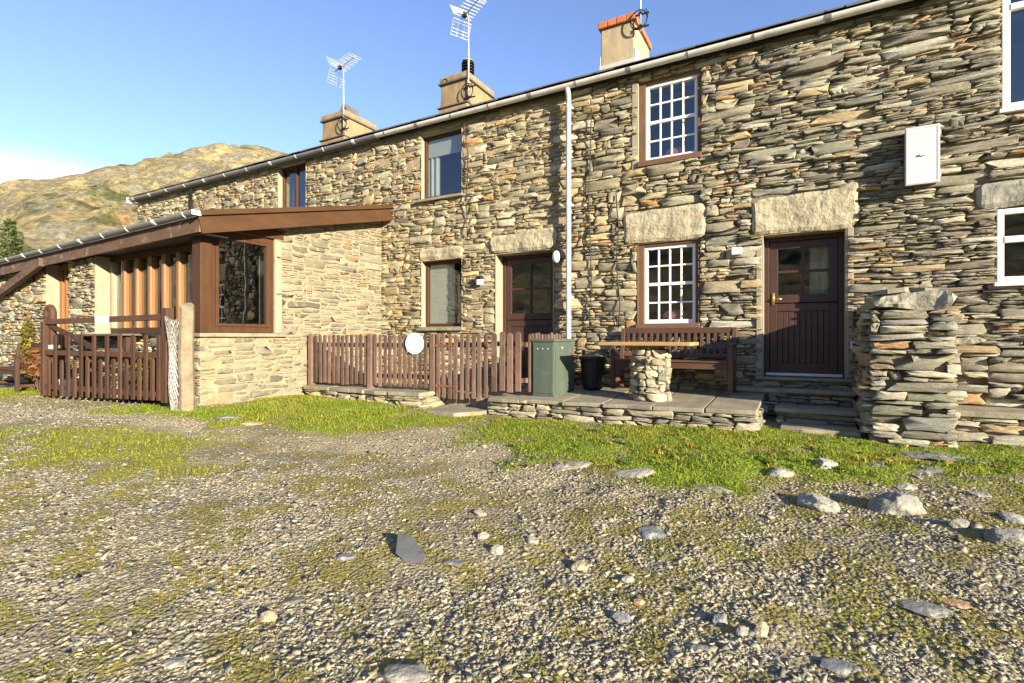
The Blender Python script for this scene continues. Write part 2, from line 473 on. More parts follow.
def rough_slab(mb_or_none, x0, x1, z0, z1, y, depth, seed, mat, name, parent, xf=None, skew=(0, 0, 0, 0), amp=.02, wob=.05):
    """a big roughly squared stone; skew lifts its four corners (bl, br, tr, tl)"""
    g = random.Random(seed)
    nx = max(8, int((x1 - x0) / .045)); nz = max(4, int((z1 - z0) / .045))
    mb = MB(xf)
    idx = {}
    so = Vector((g.random() * 50, g.random() * 50, g.random() * 50))
    for i in range(nx + 1):
        for j in range(nz + 1):
            a, b = i / nx, j / nz
            zz0 = z0 + skew[0] * (1 - a) + skew[1] * a; zz1 = z1 + skew[3] * (1 - a) + skew[2] * a
            x = x0 + (x1 - x0) * a; z = zz0 + (zz1 - zz0) * b
            e = min(min(a, 1 - a) * (x1 - x0), min(b, 1 - b) * (z1 - z0))
            nv = mnoise.noise_vector(Vector((x, z, 0)) * 3.2 + so)
            n2 = mnoise.noise(Vector((x, z, 0)) * 11 + so)
            cut = max(0, .16 - min(a, 1 - a) * (x1 - x0) / .5 - min(b, 1 - b) * (z1 - z0) / .5) * .25
            ex = -1 if a > .5 else 1; ez = -1 if b > .5 else 1
            x += nv.x * wob + ex * cut; z += nv.y * wob * .7 + ez * cut * .6
            yy = y - (nv.z * amp * 1.3 + n2 * amp * .6) + (.022 * max(0, 1 - e / .03) ** 2)
            idx[i, j] = mb.pt(x, yy, z)
    for i in range(nx):
        for j in range(nz):
            mb.f.append((idx[i, j], idx[i+1, j], idx[i+1, j+1], idx[i, j+1]))
    rim = [idx[i, 0] for i in range(nx)] + [idx[nx, j] for j in range(nz)] + [idx[i, nz] for i in range(nx, 0, -1)] + [idx[0, j] for j in range(nz, 0, -1)]
    bk = []
    inv = len(mb.v)
    for k in rim:
        i, j = [q for q in idx if idx[q] == k][0]
        a, b = i / nx, j / nz
        x = x0 + (x1 - x0) * a; zz0 = z0 + skew[0] * (1 - a) + skew[1] * a; zz1 = z1 + skew[3] * (1 - a) + skew[2] * a
        p = mb.v[k]
        q = mb.xf(x, y + depth, zz0 + (zz1 - zz0) * b)
        mb.v.append(q); bk.append(len(mb.v) - 1)
    m = len(rim)
    for k in range(m):
        mb.f.append((rim[(k + 1) % m], rim[k], bk[k], bk[(k + 1) % m]))
    mb.f.append(tuple(bk))
    return mb.build(name, mat, parent)

def pierced(mb, x0, x1, z0, z1, y0, y1, holes, eps=0):
    """a slab with rectangular holes, as butted boxes merged into grid cells"""
    xs = sorted({x0, x1, *[min(max(h[k], x0), x1) for h in holes for k in (0, 1)]})
    zs = sorted({z0, z1, *[min(max(h[k], z0), z1) for h in holes for k in (2, 3)]})
    nx, nz = len(xs) - 1, len(zs) - 1
    solid = [[not any(h[0] < (xs[i] + xs[i+1]) / 2 < h[1] and h[2] < (zs[j] + zs[j+1]) / 2 < h[3] for h in holes) for j in range(nz)] for i in range(nx)]
    vid = {}
    def V(i, j, s):
        if (i, j, s) not in vid: vid[i, j, s] = mb.pt(xs[i], y1 if s else y0, zs[j])
        return vid[i, j, s]
    S = lambda i, j: 0 <= i < nx and 0 <= j < nz and solid[i][j]
    for i in range(nx):
        for j in range(nz):
            if not solid[i][j]: continue
            mb.f.append((V(i,j,0), V(i+1,j,0), V(i+1,j+1,0), V(i,j+1,0)))
            mb.f.append((V(i,j,1), V(i,j+1,1), V(i+1,j+1,1), V(i+1,j,1)))
            if not S(i-1, j): mb.f.append((V(i,j,0), V(i,j+1,0), V(i,j+1,1), V(i,j,1)))
            if not S(i+1, j): mb.f.append((V(i+1,j,0), V(i+1,j,1), V(i+1,j+1,1), V(i+1,j+1,0)))
            if not S(i, j-1): mb.f.append((V(i,j,0), V(i,j,1), V(i+1,j,1), V(i+1,j,0)))
            if not S(i, j+1): mb.f.append((V(i,j+1,0), V(i+1,j+1,0), V(i+1,j+1,1), V(i,j+1,1)))
    return mb

XF_FRONT = lambda a, b, c: (a, b, c)
XEND = -7.42
XF_END = lambda a, b, c: (XEND - b, a, c)

# ------------------------------------------------------------------ openings of the main facade
def op(u0, u1, vt, vb, um=None, Y=0.0):
    um = um or (u0 + u1) / 2
    return [ux(u0, Y), ux(u1, Y), uz(um, vb, Y), uz(um, vt, Y)]
W_UP = op(638.5, 701, 75, 163)
W_LO = op(637, 699, 241, 329)
D_R = op(762, 847, 231, 378)
D_L = op(495, 554, 251, 380); D_L[2] = EZ - .82
W_ML = op(421, 462, 259, 327.5)
W_MU = op(421, 462, 131, 197)
W_LU = op(277.5, 306, 163, 213)
W_RU = [ux(1001, 0), ux(1001, 0) + 1.25, uz(1001, 112, 0), uz(1001, -32, 0)]
W_RL = [ux(996, 0), ux(996, 0) + 1.25, uz(996, 284, 0), uz(996, 208, 0)]
L_DR = op(751, 859, 192, 229, 800); L_WL = op(624, 706, 206.5, 240, 665)
L_DL = op(491, 557, 232, 252, 524); L_ML = op(419, 463, 247.5, 259)
L_RL = [ux(974, 0), ux(1024, 0) + .9, uz(996, 206, 0), uz(996, 181, 0)]
L_DR[2] = D_R[3] + .004; L_WL[2] = W_LO[3] + .004; L_DL[2] = D_L[3] + .004; L_ML[2] = W_ML[3] + .004; L_RL[2] = W_RL[3] + .004
EAVE = EZ + 4.06
holes = [W_UP, W_LO, D_R, D_L, W_ML, W_MU, W_LU, W_RU, W_RL]
lint = [L_DR, L_WL, L_DL, L_ML, L_RL]
XB = [-17.1, -7.40, -3.36, .92, 6.0]       # party walls
WTOP = EAVE - .02

def dryness(x): return float(np.clip((x + 1.7) / 1.7, 0, 1))
def hfac(g, x):
    d = dryness(x)
    if d > g.random():
        h = g.choice([.018, .026, .037, .053, .078, .12], p=[.22, .31, .25, .14, .06, .02])
    else:
        h = g.choice([.024, .038, .056, .08, .115, .16], p=[.17, .28, .26, .16, .09, .04])
    return h * g.uniform(.85, 1.15)
def wfac(g, x, h):
    d = dryness(x)
    if d > g.random(): return float(np.clip(h * g.uniform(2.4, 8.0) + .06, .09, .70))
    return float(np.clip(h * g.uniform(1.4, 4.4) + .05, .08, .55))
def zbase(x):
    if x < -8.0: return EZ + 1.2
    return gz(x, -.1) - .06 if x > -7.5 else EZ - 1.0
rects = pack(XB[0], XB[-1], zbase, WTOP, [tuple(h) for h in holes + lint], wfac, hfac, 11)

STEP = .012              # the left cottages stand a finger behind the right ones
XF_BACK = lambda a, b, c: (a, b + STEP, c)
def cottage_wall(parent, k):
    g = np.random.default_rng(50 + k)
    st = Stones(XF_FRONT if k >= 2 else XF_BACK)
    for a, b, c, d in rects:
        m = (a + b) / 2
        if not (XB[k] <= m < XB[k + 1]): continue
        dr = dryness(m)
        if g.random() < dr:
            st.add(a, b, c, d, pick(g, PAL_DRY), g, gap=.007, prot=g.normal(.014, .020), relief=.024, tilt=.035)
        else:
            st.add(a, b, c, d, pick(g, PAL_MID), g, gap=.014, prot=g.normal(.012, .013), relief=.020, tilt=.04)
    mat = M_stone if k >= 2 else M_pointed
    w = st.build('wall', mat, parent)
    mb = MB()
    hs = [h for h in holes if XB[k] - .01 < (h[0] + h[1]) / 2 < XB[k + 1]]
    yb = .032 if k >= 2 else .008 + STEP
    pierced(mb, XB[k], XB[k+1], EZ - 1.3, WTOP, yb, .5, hs)
    mb.build('wall_core', M_dark if k >= 2 else M_mortar, w)
    return w

def lintel(parent, L, seed, y=-.03, skew=(0, 0, 0, 0), mat=None):
    rough_slab(None, L[0], L[1], L[2], L[3], y, .3, seed, mat or M_lintel, 'lintel', parent, skew=skew)

def lining(parent, h, y0, y1, mats, t=.014, xf=XF_FRONT, sill=True, name='reveal'):
    """plastered cheeks of an opening: left, right, top"""
    a, b, c, d = h
    mb = MB(xf)
    mb.box(a + .001, a + t, y0, y1, c, d)
    mb.box(b - t, b - .001, y0, y1, c, d)
    mb.box(a + t, b - t, y0, y1, d - t, d - .001)
    if sill: mb.box(a + t, b - t, y0, y1, c + .001, c + t)
    return mb.build(name, mats, parent, bevel=.004)

def frame4(mb, a, b, c, d, w, y0, y1, wb=None, wt=None):
    wb = wb or w; wt = wt or w
    mb.box(a, a + w, y0, y1, c, d); mb.box(b - w, b, y0, y1, c, d)
    mb.box(a + w, b - w, y0, y1, c, c + wb); mb.box(a + w, b - w, y0, y1, d - wt, d)

def pane(parent, a, b, c, d, y, xf=XF_FRONT):
    mb = MB(xf); mb.box(a, b, y, y + .006, c, d)
    return mb.build('pane', M_glass, parent)

def curtain(parent, a, b, c, d, y, mat, name='curtain', xf=XF_FRONT, folds=True):
    mb = MB(xf); n = max(8, int((b - a) / .02)); ids = []
    for i in range(n + 1):
        x = a + (b - a) * i / n; yy = y + (.018 * math.sin(i * 1.15) if folds else 0)
        ids.append((mb.pt(x, yy, c), mb.pt(x, yy, d), mb.pt(x, yy + .008, c), mb.pt(x, yy + .008, d)))
    for i in range(n):
        p, q = ids[i], ids[i+1]
        mb.f.append((p[0], q[0], q[1], p[1])); mb.f.append((p[2], p[3], q[3], q[2]))
    return mb.build(name, mat, parent, smooth=True)

def sash_window(parent, h, cushion):
    """white sixteen-pane sash in a brown surround"""
    a, b, c, d = h
    w = MB(); sl = .10; sb = .085
    w.box(a + .002, a + sl, .03, .2, c + sb, d - .002); w.box(b - sl * .55, b - .002, .03, .2, c + sb, d - .002)
    w.box(a + sl, b - sl * .55, .03, .2, d - .05, d - .002)
    win = w.build('window', M_brownstone, parent, bevel=.006)
    s = MB(); s.box(a - .01, b + .012, -.045, .2, c + .002, c + sb); s.build('sill', M_brownstone, win, bevel=.008)
    A, B, C_, D = a + sl, b - sl * .55, c + sb, d - .05
    f = MB(); frame4(f, A, B, C_, D, .045, .065, .15, .06, .05)
    f.build('sash_frame', M_white, win, bevel=.004)
    m = MB(); zm = (C_ + D) / 2 + .01
    i0, i1 = A + .045, B - .045
    m.box(i0, i1, .075, .13, zm - .022, zm + .022)
    for k in (1, 2, 3):
        x = i0 + (i1 - i0) * k / 4
        m.box(x - .012, x + .012, .09, .115, C_ + .06, zm - .022); m.box(x - .012, x + .012, .083, .108, zm + .022, D - .05)
    for lo, hi, y in ((C_ + .06, zm - .022, .0895), (zm + .022, D - .05, .0825)):
        z = (lo + hi) / 2
        for k in range(4):
            xa = i0 + (i1 - i0) * k / 4 + (.012 if k else 0); xb = i0 + (i1 - i0) * (k + 1) / 4 - (.012 if k < 3 else 0)
            m.box(xa, xb, y, y + .026, z - .012, z + .012)
    m.build('glazing_bar', M_white, win, bevel=.002, seg=1)
    pane(win, i0, i1, C_ + .06, D - .05, .101)
    if cushion:
        q = MB(); q.lathe(((i0 + i1) / 2 + .03 * cushion, .3, C_ + .05), [(.01, 0), (.16, .01), (.19, .07), (.15, .14), (.03, .17)], 14)
        q.build('cushion', M_pink, win, smooth=True)
    return win

def plain_window(parent, h, y=.13, fw=.06, mat=M_brown, blind=None, mull=0, sill=None, xf=XF_FRONT, lin=M_render):
    a, b, c, d = h
    lr = None
    if lin: 
        lr = lining(parent, h, .0, y + .02, lin, xf=xf)
    t = .015
    f = MB(xf); frame4(f, a + t, b - t, c + t, d - t, fw, y, y + .07, fw * 1.1)
    win = f.build('window', mat, parent, bevel=.006)
    n = mull + 1; A, B = a + t + fw, b - t - fw
    s = MB(xf)
    for k in range(mull):
        x = A + (B - A) * (k + 1) / n; s.box(x - fw * .5, x + fw * .5, y - .004, y + .072, c + t + fw * 1.1, d - t - fw)
    if mull: s.build('mullion', mat, win, bevel=.004)
    pane(win, A, B, c + t + fw * 1.1, d - t - fw, y + .04, xf)
    if sill:
        q = MB(xf); q.box(a - .06, b + .05, -.075, y - .002, c - sill, c - .002); q.build('sill', M_flag, win, bevel=.008)
    if blind: blind(win, A, B, c + t + fw, d - t - fw, y + .14)
    return win

def stable_door(parent, h, y, split, xf=XF_FRONT, handle=True, curt=False):
    a, b, c, d = h; t = .015
    fr = MB(); fw = .065
    fr.box(a + t, a + t + fw, y, y + .1, c, d - t); fr.box(b - t - fw, b - t, y, y + .1, c, d - t); fr.box(a + t + fw, b - t - fw, y, y + .1, d - t - fw, d - t)
    door = fr.build('door', M_door, parent, bevel=.006)
    A, B, C_, D = a + t + fw + .006, b - t - fw - .006, c + .05, d - t - fw - .006
    zs = C_ + (D - C_) * split
    lo = MB(); n = 9
    lo.box(A, A + .09, y + .02, y + .07, C_, zs - .006); lo.box(B - .09, B, y + .02, y + .07, C_, zs - .006)
    lo.box(A + .09, B - .09, y + .02, y + .07, zs - .11, zs - .006); lo.box(A + .09, B - .09, y + .02, y + .07, C_, C_ + .13)
    for k in range(n):
        w = (B - A - .18) / n
        lo.box(A + .09 + k * w + .003, A + .09 + (k + 1) * w - .003, y + .034, y + .06, C_ + .13, zs - .11)
    lo.build('lower_leaf', M_door, door, bevel=.004)
    up = MB(); frame4(up, A, B, zs + .006, D, .10, y + .02, y + .07, .11, .1)
    xm = (A + B) / 2; zm = (zs + .117 + D - .1) / 2
    up.box(xm - .018, xm + .018, y + .022, y + .066, zs + .116, D - .1)
    up.box(A + .1, xm - .018, y + .025, y + .063, zm - .018, zm + .018); up.box(xm + .018, B - .1, y + .025, y + .063, zm - .018, zm + .018)
    up.build('upper_leaf', M_door, door, bevel=.004)
    pane(door, A + .1, B - .1, zs + .116, D - .1, y + .044)
    th = MB(); th.box(A - .05, B + .05, y - .03, y + .07, c + .01, c + .048)
    th.build('weather_strip', M_steel if handle else M_door, door, bevel=.004)
    if handle:
        hm = MB(); hz = zs + .06
        hm.box(A + .025, A + .06, y + .006, y + .02, hz - .09, hz + .09); hm.tube([(A + .042, y + .01, hz), (A + .042, y - .04, hz), (A + .15, y - .045, hz - .005)], .009, 8)
        hm.build('handle', M_brass, door, smooth=True)
    if curt: curtain(door, xm + .08, B - .1, zs + .05, D - .08, y + .2, M_curtain)
    return door

def chimney(parent, u0, u1, vbase, kind):
    Yf = 2.62
    xa, xb = ux(u0, Yf), ux(u1, Yf)
    zb = EAVE + 1.35; dpt = 1.2
    um = (u0 + u1) / 2
    return xa, xb, Yf, zb, dpt

ROOF_T = math.tan(R(28.2)); RIDGE_Y = 3.22
def roof_z(y): return EAVE + .088 + (y + .17) * ROOF_T
def cottage_roof(parent, x0, x1, seed, mat=None):
    g = random.Random(seed)
    mb = MB()
    # closed body of the roof, front and back slope
    mb2 = [(-.17, EAVE + .03), (RIDGE_Y, roof_z(RIDGE_Y) - .03), (RIDGE_Y * 2 + .3, EAVE + .02), (RIDGE_Y * 2 + .3, EAVE - .05), (RIDGE_Y, roof_z(RIDGE_Y) - .12), (-.17, EAVE - .02)]
    i = len(mb.v)
    for x in (x0, x1):
        for y, z in mb2: mb.pt(x, y, z)
    n = len(mb2)
    mb.f.append(tuple(i + k for k in reversed(range(n)))); mb.f.append(tuple(i + n + k for k in range(n)))
    for k in range(n): mb.f.append((i + k, i + (k+1) % n, i + n + (k+1) % n, i + n + k))
    # slates, course over course
    ny = 13; step = (RIDGE_Y + .21) / ny
    for r in range(ny):
        y = -.21 + r * step; x = x0 + (-.1 if r % 2 else 0)
        while x < x1 - .02:
            w = g.uniform(.2, .36); xa, xb = max(x, x0), min(x + w - .006, x1)
            if xb - xa > .03:
                ya = y + g.uniform(-.012, .012); yb = y + step * 1.3; th = g.uniform(.012, .03)
                q = []
                for (xx, yy) in ((xa, ya), (xb, ya + g.uniform(-.008, .008)), (xb, yb), (xa, yb)):
                    zl = roof_z(yy) + (.022 if yy < y + step * .6 else .004)
                    q.append((xx, yy, zl))
                ii = len(mb.v)
                for p in q: mb.pt(p[0], p[1], p[2] - th)
                for p in q: mb.pt(*p)
                for f in ((0,3,2,1),(4,5,6,7),(0,1,5,4),(1,2,6,5),(2,3,7,6),(3,0,4,7)): mb.f.append(tuple(ii + k for k in f))
            x += w
    ro = mb.build('roof', M_slate, parent)
    rd = MB()
    x = x0
    while x < x1:
        xe = min(x + .45, x1)
        rd.prism([(x, 0), (x, 0)], 0, 0) if False else None
        z = roof_z(RIDGE_Y)
        ii = len(rd.v)
        for xx in (x + .004, xe - .004):
            for y, zz in ((RIDGE_Y - .17, z - .085), (RIDGE_Y, z + .045), (RIDGE_Y + .17, z - .085)): rd.pt(xx, y, zz)
        rd.f += [(ii, ii+3, ii+4, ii+1), (ii+1, ii+4, ii+5, ii+2), (ii, ii+1, ii+2), (ii+3, ii+5, ii+4), (ii, ii+2, ii+5, ii+3)]
        x = xe
    rd.build('ridge_tile', M_slate, ro)
    return ro

def cottage_shell(parent, k, ends=(False, False)):
    x0, x1 = XB[k], XB[k+1]; yb = RIDGE_Y * 2
    mb = MB()
    mb.box(x0 + .003, x1 - .003, yb - .45, yb, EZ - 1.3, EAVE - .07)
    mb.build('rear_wall', M_mortar, parent)
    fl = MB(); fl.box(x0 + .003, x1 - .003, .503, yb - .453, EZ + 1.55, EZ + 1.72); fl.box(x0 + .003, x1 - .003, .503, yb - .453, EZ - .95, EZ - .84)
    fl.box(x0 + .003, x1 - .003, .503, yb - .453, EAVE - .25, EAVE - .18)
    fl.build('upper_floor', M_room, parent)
    for e, x in ((0, x0), (1, x1)):
        s = MB(); xa, xb = (x + .003, x + .3) if e == 0 else (x - .3, x - .003)
        ii = len(s.v)
        pl = [(.503, EZ - 1.3), (.503, EAVE - .07), (RIDGE_Y, roof_z(RIDGE_Y) - .16), (yb - .453, EAVE - .07), (yb - .453, EZ - 1.3)]
        for xx in (xa, xb):
            for y, z in pl: s.pt(xx, y, z)
        n = 5
        s.f.append(tuple(ii + q for q in reversed(range(n)))); s.f.append(tuple(ii + n + q for q in range(n)))
        for q in range(n): s.f.append((ii + q, ii + (q+1) % n, ii + n + (q+1) % n, ii + n + q))
        s.build('party_wall', M_mortar if ends[e] else M_room, parent)

def gutter_run(parent, x0, x1, y, z0, z1, r, mat, step=.9, caps=(False, False), bmat=None, fall=0, y1=None):
    """half-round gutter with brackets"""
    y1 = y if y1 is None else y1
    mb = MB(); n = 10; ring = []
    for (x, z, yy) in ((x0, z0, y), (x1, z1, y1)):
        o = []
        for rr in (r, r - .006):
            for j in range(n + 1):
                t = math.pi + math.pi * j / n
                o.append(mb.pt(x, yy + rr * math.cos(t), z + rr * math.sin(t) * 1.0))
        ring.append(o)
    A, B = ring; m = n + 1
    for j in range(n):
        mb.f.append((A[j], A[j+1], B[j+1], B[j])); mb.f.append((A[m+j+1], A[m+j], B[m+j], B[m+j+1]))
    for s in (0, n): mb.f.append((A[s], B[s], B[m+s], A[m+s]) if s == 0 else (A[s], A[m+s], B[m+s], B[s]))
    for E in (A, B):
        for j in range(n): mb.f.append((E[j], E[m+j], E[m+j+1], E[j+1]))
    gu = mb.build('gutter', mat, parent, smooth=False)
    L = x1 - x0; k = int(abs(L) / step)
    br = MB()
    for i in range(k + 1):
        t = (i + .3) / (k + 1); x = x0 + L * t; z = z0 + (z1 - z0) * t; yy = y + (y1 - y) * t
        tgt = br = MB()
        w = .07 if i % 3 == 1 else .022
        for j in range(n):
            t0 = math.pi + math.pi * j / n; t1 = math.pi + math.pi * (j + 1) / n; q = r + .006
            tgt.box(0, 0, 0, 0, 0, 0) if False else None
            i0 = len(tgt.v)
            for xx in (x - w / 2, x + w / 2):
                for tt, rr in ((t0, r - .008), (t1, r - .008), (t1, q), (t0, q)): tgt.pt(xx, yy + rr * math.cos(tt), z + rr * math.sin(tt))
            for f in ((0,3,2,1),(4,5,6,7),(0,1,5,4),(1,2,6,5),(2,3,7,6),(3,0,4,7)): tgt.f.append(tuple(i0 + q_ for q_ in f))
        br.build('gutter_joint' if i % 3 == 1 else 'gutter_bracket', bmat or mat, gu)
    return gu
# ------------------------------------------------------------------ the four cottages of the terrace
cott = []
CL = ['stone cottage at the far left end of the terrace with the lean-to built in front',
      'ochre stone cottage with pointed walls, left of the white downpipe, behind the picket fence',
      'dry slate cottage with white sixteen-pane sash windows and dark stable door',
      'slate cottage at the right edge with white plastic windows']
for k in range(4):
    r = thing('stone_cottage', CL[k], 'cottage', ((XB[k] + XB[k+1]) / 2, 0, EZ - 1.1), group='cottages in the terrace')
    cott.append(r)
    cottage_wall(r, k); cottage_roof(r, XB[k], XB[k+1], 90 + k); cottage_shell(r, k, (k == 0, k == 3))
C0, C1, C2, C3 = cott

# right cottage
lintel(C2, L_DR, 1, skew=(0, 0, .03, -.05)); lintel(C2, L_WL, 2, skew=(0, 0, -.01, -.04))
sash_window(C2, W_UP, 1); sash_window(C2, W_LO, 1)
mb = MB(); a, b, c, d = W_UP; mb.box(a - .10, a + .001, -.012, .03, c - .02, d); mb.build('plaster_margin', M_render, C2, bevel=.008)
lining(C2, D_R, -.005, .24, M_render, t=.016, sill=False, name='door_reveal')
stable_door(C2, D_R, .20, .53, curt=True)
a, b, c, d = D_R
mb = MB(); mb.box(a - .075, a + .001, -.014, .03, c - .05, d); mb.build('plaster_margin', M_render, C2, bevel=.01)
mb = MB(); mb.box(b - .001, b + .07, -.012, .03, c + .02, d); mb.build('plaster_margin', M_render, C2, bevel=.01)
lining(C2, W_LO, .0, .03, M_brownstone, sill=False)
# left-of-pipe cottage
lintel(C1, L_DL, 3, y=-.04, skew=(0, 0, .05, -.04)); lintel(C1, L_ML, 4, y=-.02)
lining(C1, D_L, -.003, .27, M_render, t=.02, sill=False, name='door_reveal')
stable_door(C1, D_L, .24, .50, handle=False)
def b_ml(w, a, b, c, d, y): curtain(w, a - .02, a + (b - a) * .70, c - .02, d + .02, y - .055, M_blind, 'curtain', folds=False)
plain_window(C1, W_ML, y=.12, fw=.06, blind=b_ml, sill=.06)
def b_mu(w, a, b, c, d, y):
    curtain(w, a - .02, b + .02, c + (d - c) * .70, d + .02, y - .075, M_blind, 'blind', folds=False)
    curtain(w, a - .02, a + (b - a) * .30, c - .02, c + (d - c) * .72, y - .05, M_blind, 'curtain')
plain_window(C1, W_MU, y=.085, fw=.05, blind=b_mu, sill=.05)
# left cottage
plain_window(C0, W_LU, y=.12, fw=.05, mull=1)
# far right
lintel(C3, L_RL, 5, y=-.025, mat=pmat('grey_lintel', (.27, .26, .21), rough=.9, var=.35, vs=7, bump=.9, bs=18, dist=.02))
plain_window(C3, W_RU, y=.02, fw=.07, mat=M_upvc, mull=1, lin=None)
w = plain_window(C3, W_RL, y=.02, fw=.06, mat=M_upvc, mull=0, lin=None)
a, b, c, d = W_RL; mb = MB(); zt = c + (d - c) * .58; mb.box(a + .075, b - .075, .012, .085, zt - .035, zt + .035); mb.build('transom', M_upvc, w, bevel=.005)
a, b, c, d = W_RU; mb = MB(); zt = c + (d - c) * .72; xm = (a + b) / 2
mb.box(a + .085, xm - .036, .012, .085, zt - .035, zt + .035); mb.box(xm + .036, b - .085, .012, .085, zt - .035, zt + .035); mb.build('transom', M_upvc, bpy.context.scene.objects[-1] if False else [o for o in C3.children if o.name.startswith('window')][0], bevel=.005)
for q in (W_RU, W_RL):
    win = [o for o in C3.children if o.name.startswith('window')][0 if q is W_RU else 1]
    mb = MB(); mb.box(q[0] - .03, q[1] + .03, -.07, .018, q[2] - .03, q[2] + .012); mb.build('sill', M_upvc, win, bevel=.005)
    room = curtain(win, q[0] + .55, q[1], q[2], q[3], .3, M_curtain)

# gutters, fascia, downpipe
for k, (ci, mat) in enumerate([(C0, M_gutterd), (C1, M_gutter), (C2, M_gutter), (C3, M_gutter)]):
    x0, x1 = XB[k] + (.0 if k else -.08), XB[k+1]
    gutter_run(ci, x0, x1 - .002, -.165, EAVE + .02, EAVE + .02, .062, mat, step=.95, bmat=(M_upvc if k == 0 else M_gutterd))
    mb = MB(); mb.box(x0, x1 - .002, -.092, -.07, EAVE - .05, EAVE + .045); mb.build('fascia', M_black if k else M_gutterd, ci)
    mb = MB(); mb.box(x0, x1 - .002, -.068, .10, EAVE - .016, EAVE - .002); mb.build('soffit', M_dark, ci)
xp = ux(569.5, -.09)
mb = MB(); zb_ = gz(xp, -.1) + .1
mb.tube([(xp, -.165, EAVE - .035), (xp, -.165, EAVE - .07), (xp, -.135, EAVE - .15), (xp, -.13, EAVE - .22), (xp, -.13, zb_ + .1), (xp, -.18, zb_)], .042, 12)
dp = mb.build('downpipe', M_pipe, C2, smooth=True)
for z in (EAVE - .32, EAVE - 1.9, EAVE - 3.4):
    cb = MB(); cb.tube([(xp, -.13, z - .035), (xp, -.13, z + .035)], .049, 12); cb.box(xp - .05, xp + .05, -.086, -.02, z - .02, z + .02)
    cb.build('pipe_clip', M_pipe, dp, bevel=.003)
# thin cables stapled to the wall
for (u0, va, vb, own) in ((590, 110, 330, C2), (617, 195, 328, C2), (467, 128, 236, C1)):
    x = ux(u0, -.05); pts = []
    z0, z1 = uz(u0, vb, 0), uz(u0, va, 0)
    for i in range(25):
        t = i / 24; pts.append((x + .02 * math.sin(t * 9 + u0) + (.04 if u0 == 617 and t < .5 else 0) * math.sin(t * 6.28), -.052 - .012 * math.sin(t * 23), z0 + (z1 - z0) * t))
    MB().tube(pts, .009, 6).build('cable', M_black, own, smooth=True)
# white end bracket of the far gutter
mb = MB(); mb.box(XB[0] - .11, XB[0] - .082, -.24, -.09, EAVE - .065, EAVE + .06); mb.box(XB[0] - .11, XB[0] - .05, -.24, .2, EAVE - .10, EAVE - .066)
mb.build('eaves_end', M_upvc, C0, bevel=.004)

# ------------------------------------------------------------------ chimneys
def make_chimney(par, u0, u1, ztop, body, style):
    Yf = 2.62; xa, xb = ux(u0, Yf), ux(u1, Yf); y1 = Yf + 1.22; zb = roof_z(Yf) - .25
    mb = MB(); mb.box(xa, xb, Yf, y1, zb, ztop); ch = mb.build('chimney', body, par, bevel=.02)
    fl = MB()
    zf = roof_z(Yf)
    fl.box(xa - .03, xb + .03, Yf - .05, Yf - .002, zf - .1, zf + .11)
    fl.box(xb + .002, xb + .03, Yf, y1 + .03, zf + .02, zf + .34)
    fl.box(xa - .03, xa - .002, Yf, y1 + .03, zf + .02, zf + .34)
    fl.build('flashing', M_lead if style == 'tile' else M_chim, ch, bevel=.01)
    if style == 'tile':
        g = random.Random(5); t = MB(); n = 4
        for i in range(n):
            a = xa - .05 + (xb - xa + .1) * i / n; b = a + (xb - xa + .1) / n - .008
            t.box(a, b, Yf - .06, Yf + .16, ztop + .002, ztop + .13 + g.uniform(-.015, .02))
            t.box(a, b, y1 - .16, y1 + .06, ztop + .002, ztop + .13)
        for i in range(5):
            a = Yf + .17 + (y1 - Yf - .34) * i / 5; b = a + (y1 - Yf - .34) / 5 - .008
            t.box(xa - .05, xa + .14, a, b, ztop + .002, ztop + .12 + g.uniform(-.01, .015)); t.box(xb - .14, xb + .05, a, b, ztop + .002, ztop + .12 + g.uniform(-.01, .015))
        t.build('clay_coping', M_tile, ch, bevel=.012)
    else:
        t = MB(); t.box(xa - .05, xb + .05, Yf - .06, y1 + .06, ztop - .20, ztop - .16); t.box(xa - .06, xb + .06, Yf - .09, y1 + .06, zf + .12, zf + .15)
        t.build('drip_slate', M_slate, ch, bevel=.006)
        t = MB(); t.box(xa - .03, xb + .03, Yf - .03, y1 + .03, ztop - .158, ztop - .01); t.box(xa + .05, xb - .05, Yf + .05, y1 - .05, ztop - .012, ztop + .05)
        t.build('chimney_cap', body, ch, bevel=.03)
        xm = (xa + xb) / 2
        if style == 'pot':
            p = MB(); c = (xm + .05, Yf + .55, ztop + .04)
            p.lathe(c, [(.13, 0), (.125, .12), (.12, .13)], 18); po = p.build('chimney_pot', M_chim, ch, smooth=True)
            p = MB()
            for i in range(5): p.lathe((c[0], c[1], c[2] + .13 + i * .075), [(.10, 0), (.165, .012), (.165, .028), (.115, .055), (.10, .074)], 18)
            p.build('louvred_cowl', M_black, po)
            p = MB(); p.lathe((c[0], c[1], c[2] + .51), [(.15, 0), (.14, .03), (.04, .05)], 18); p.build('cowl_lid', M_chim, po)
            p = MB(); pts = [(xa + .14 + .09 * math.cos(t_), Yf - .03, ztop - .17 + .1 * math.sin(t_)) for t_ in np.linspace(0, math.pi, 9)]
            p.tube(pts, .012, 6); p.build('lifting_eye', M_black, ch, smooth=True)
        else:
            p = MB(); z0 = ztop + .05
            # two slates leant together over the flue
            p.bar((xm - .20, Yf + .6, z0), (xm + .01, Yf + .6, z0 + .36), .5, .03, up=(1, 0, .5)); 
            p.bar((xm + .24, Yf + .6, z0), (xm + .03, Yf + .6, z0 + .36), .5, .03, up=(-1, 0, .5))
            p.build('slate_cowl', M_slate, ch)
    return ch, xa, xb, Yf
zt3 = uz(602, 30, 2.62)
ch3 = make_chimney(C2, 601, 634, zt3, M_chim2, 'tile')
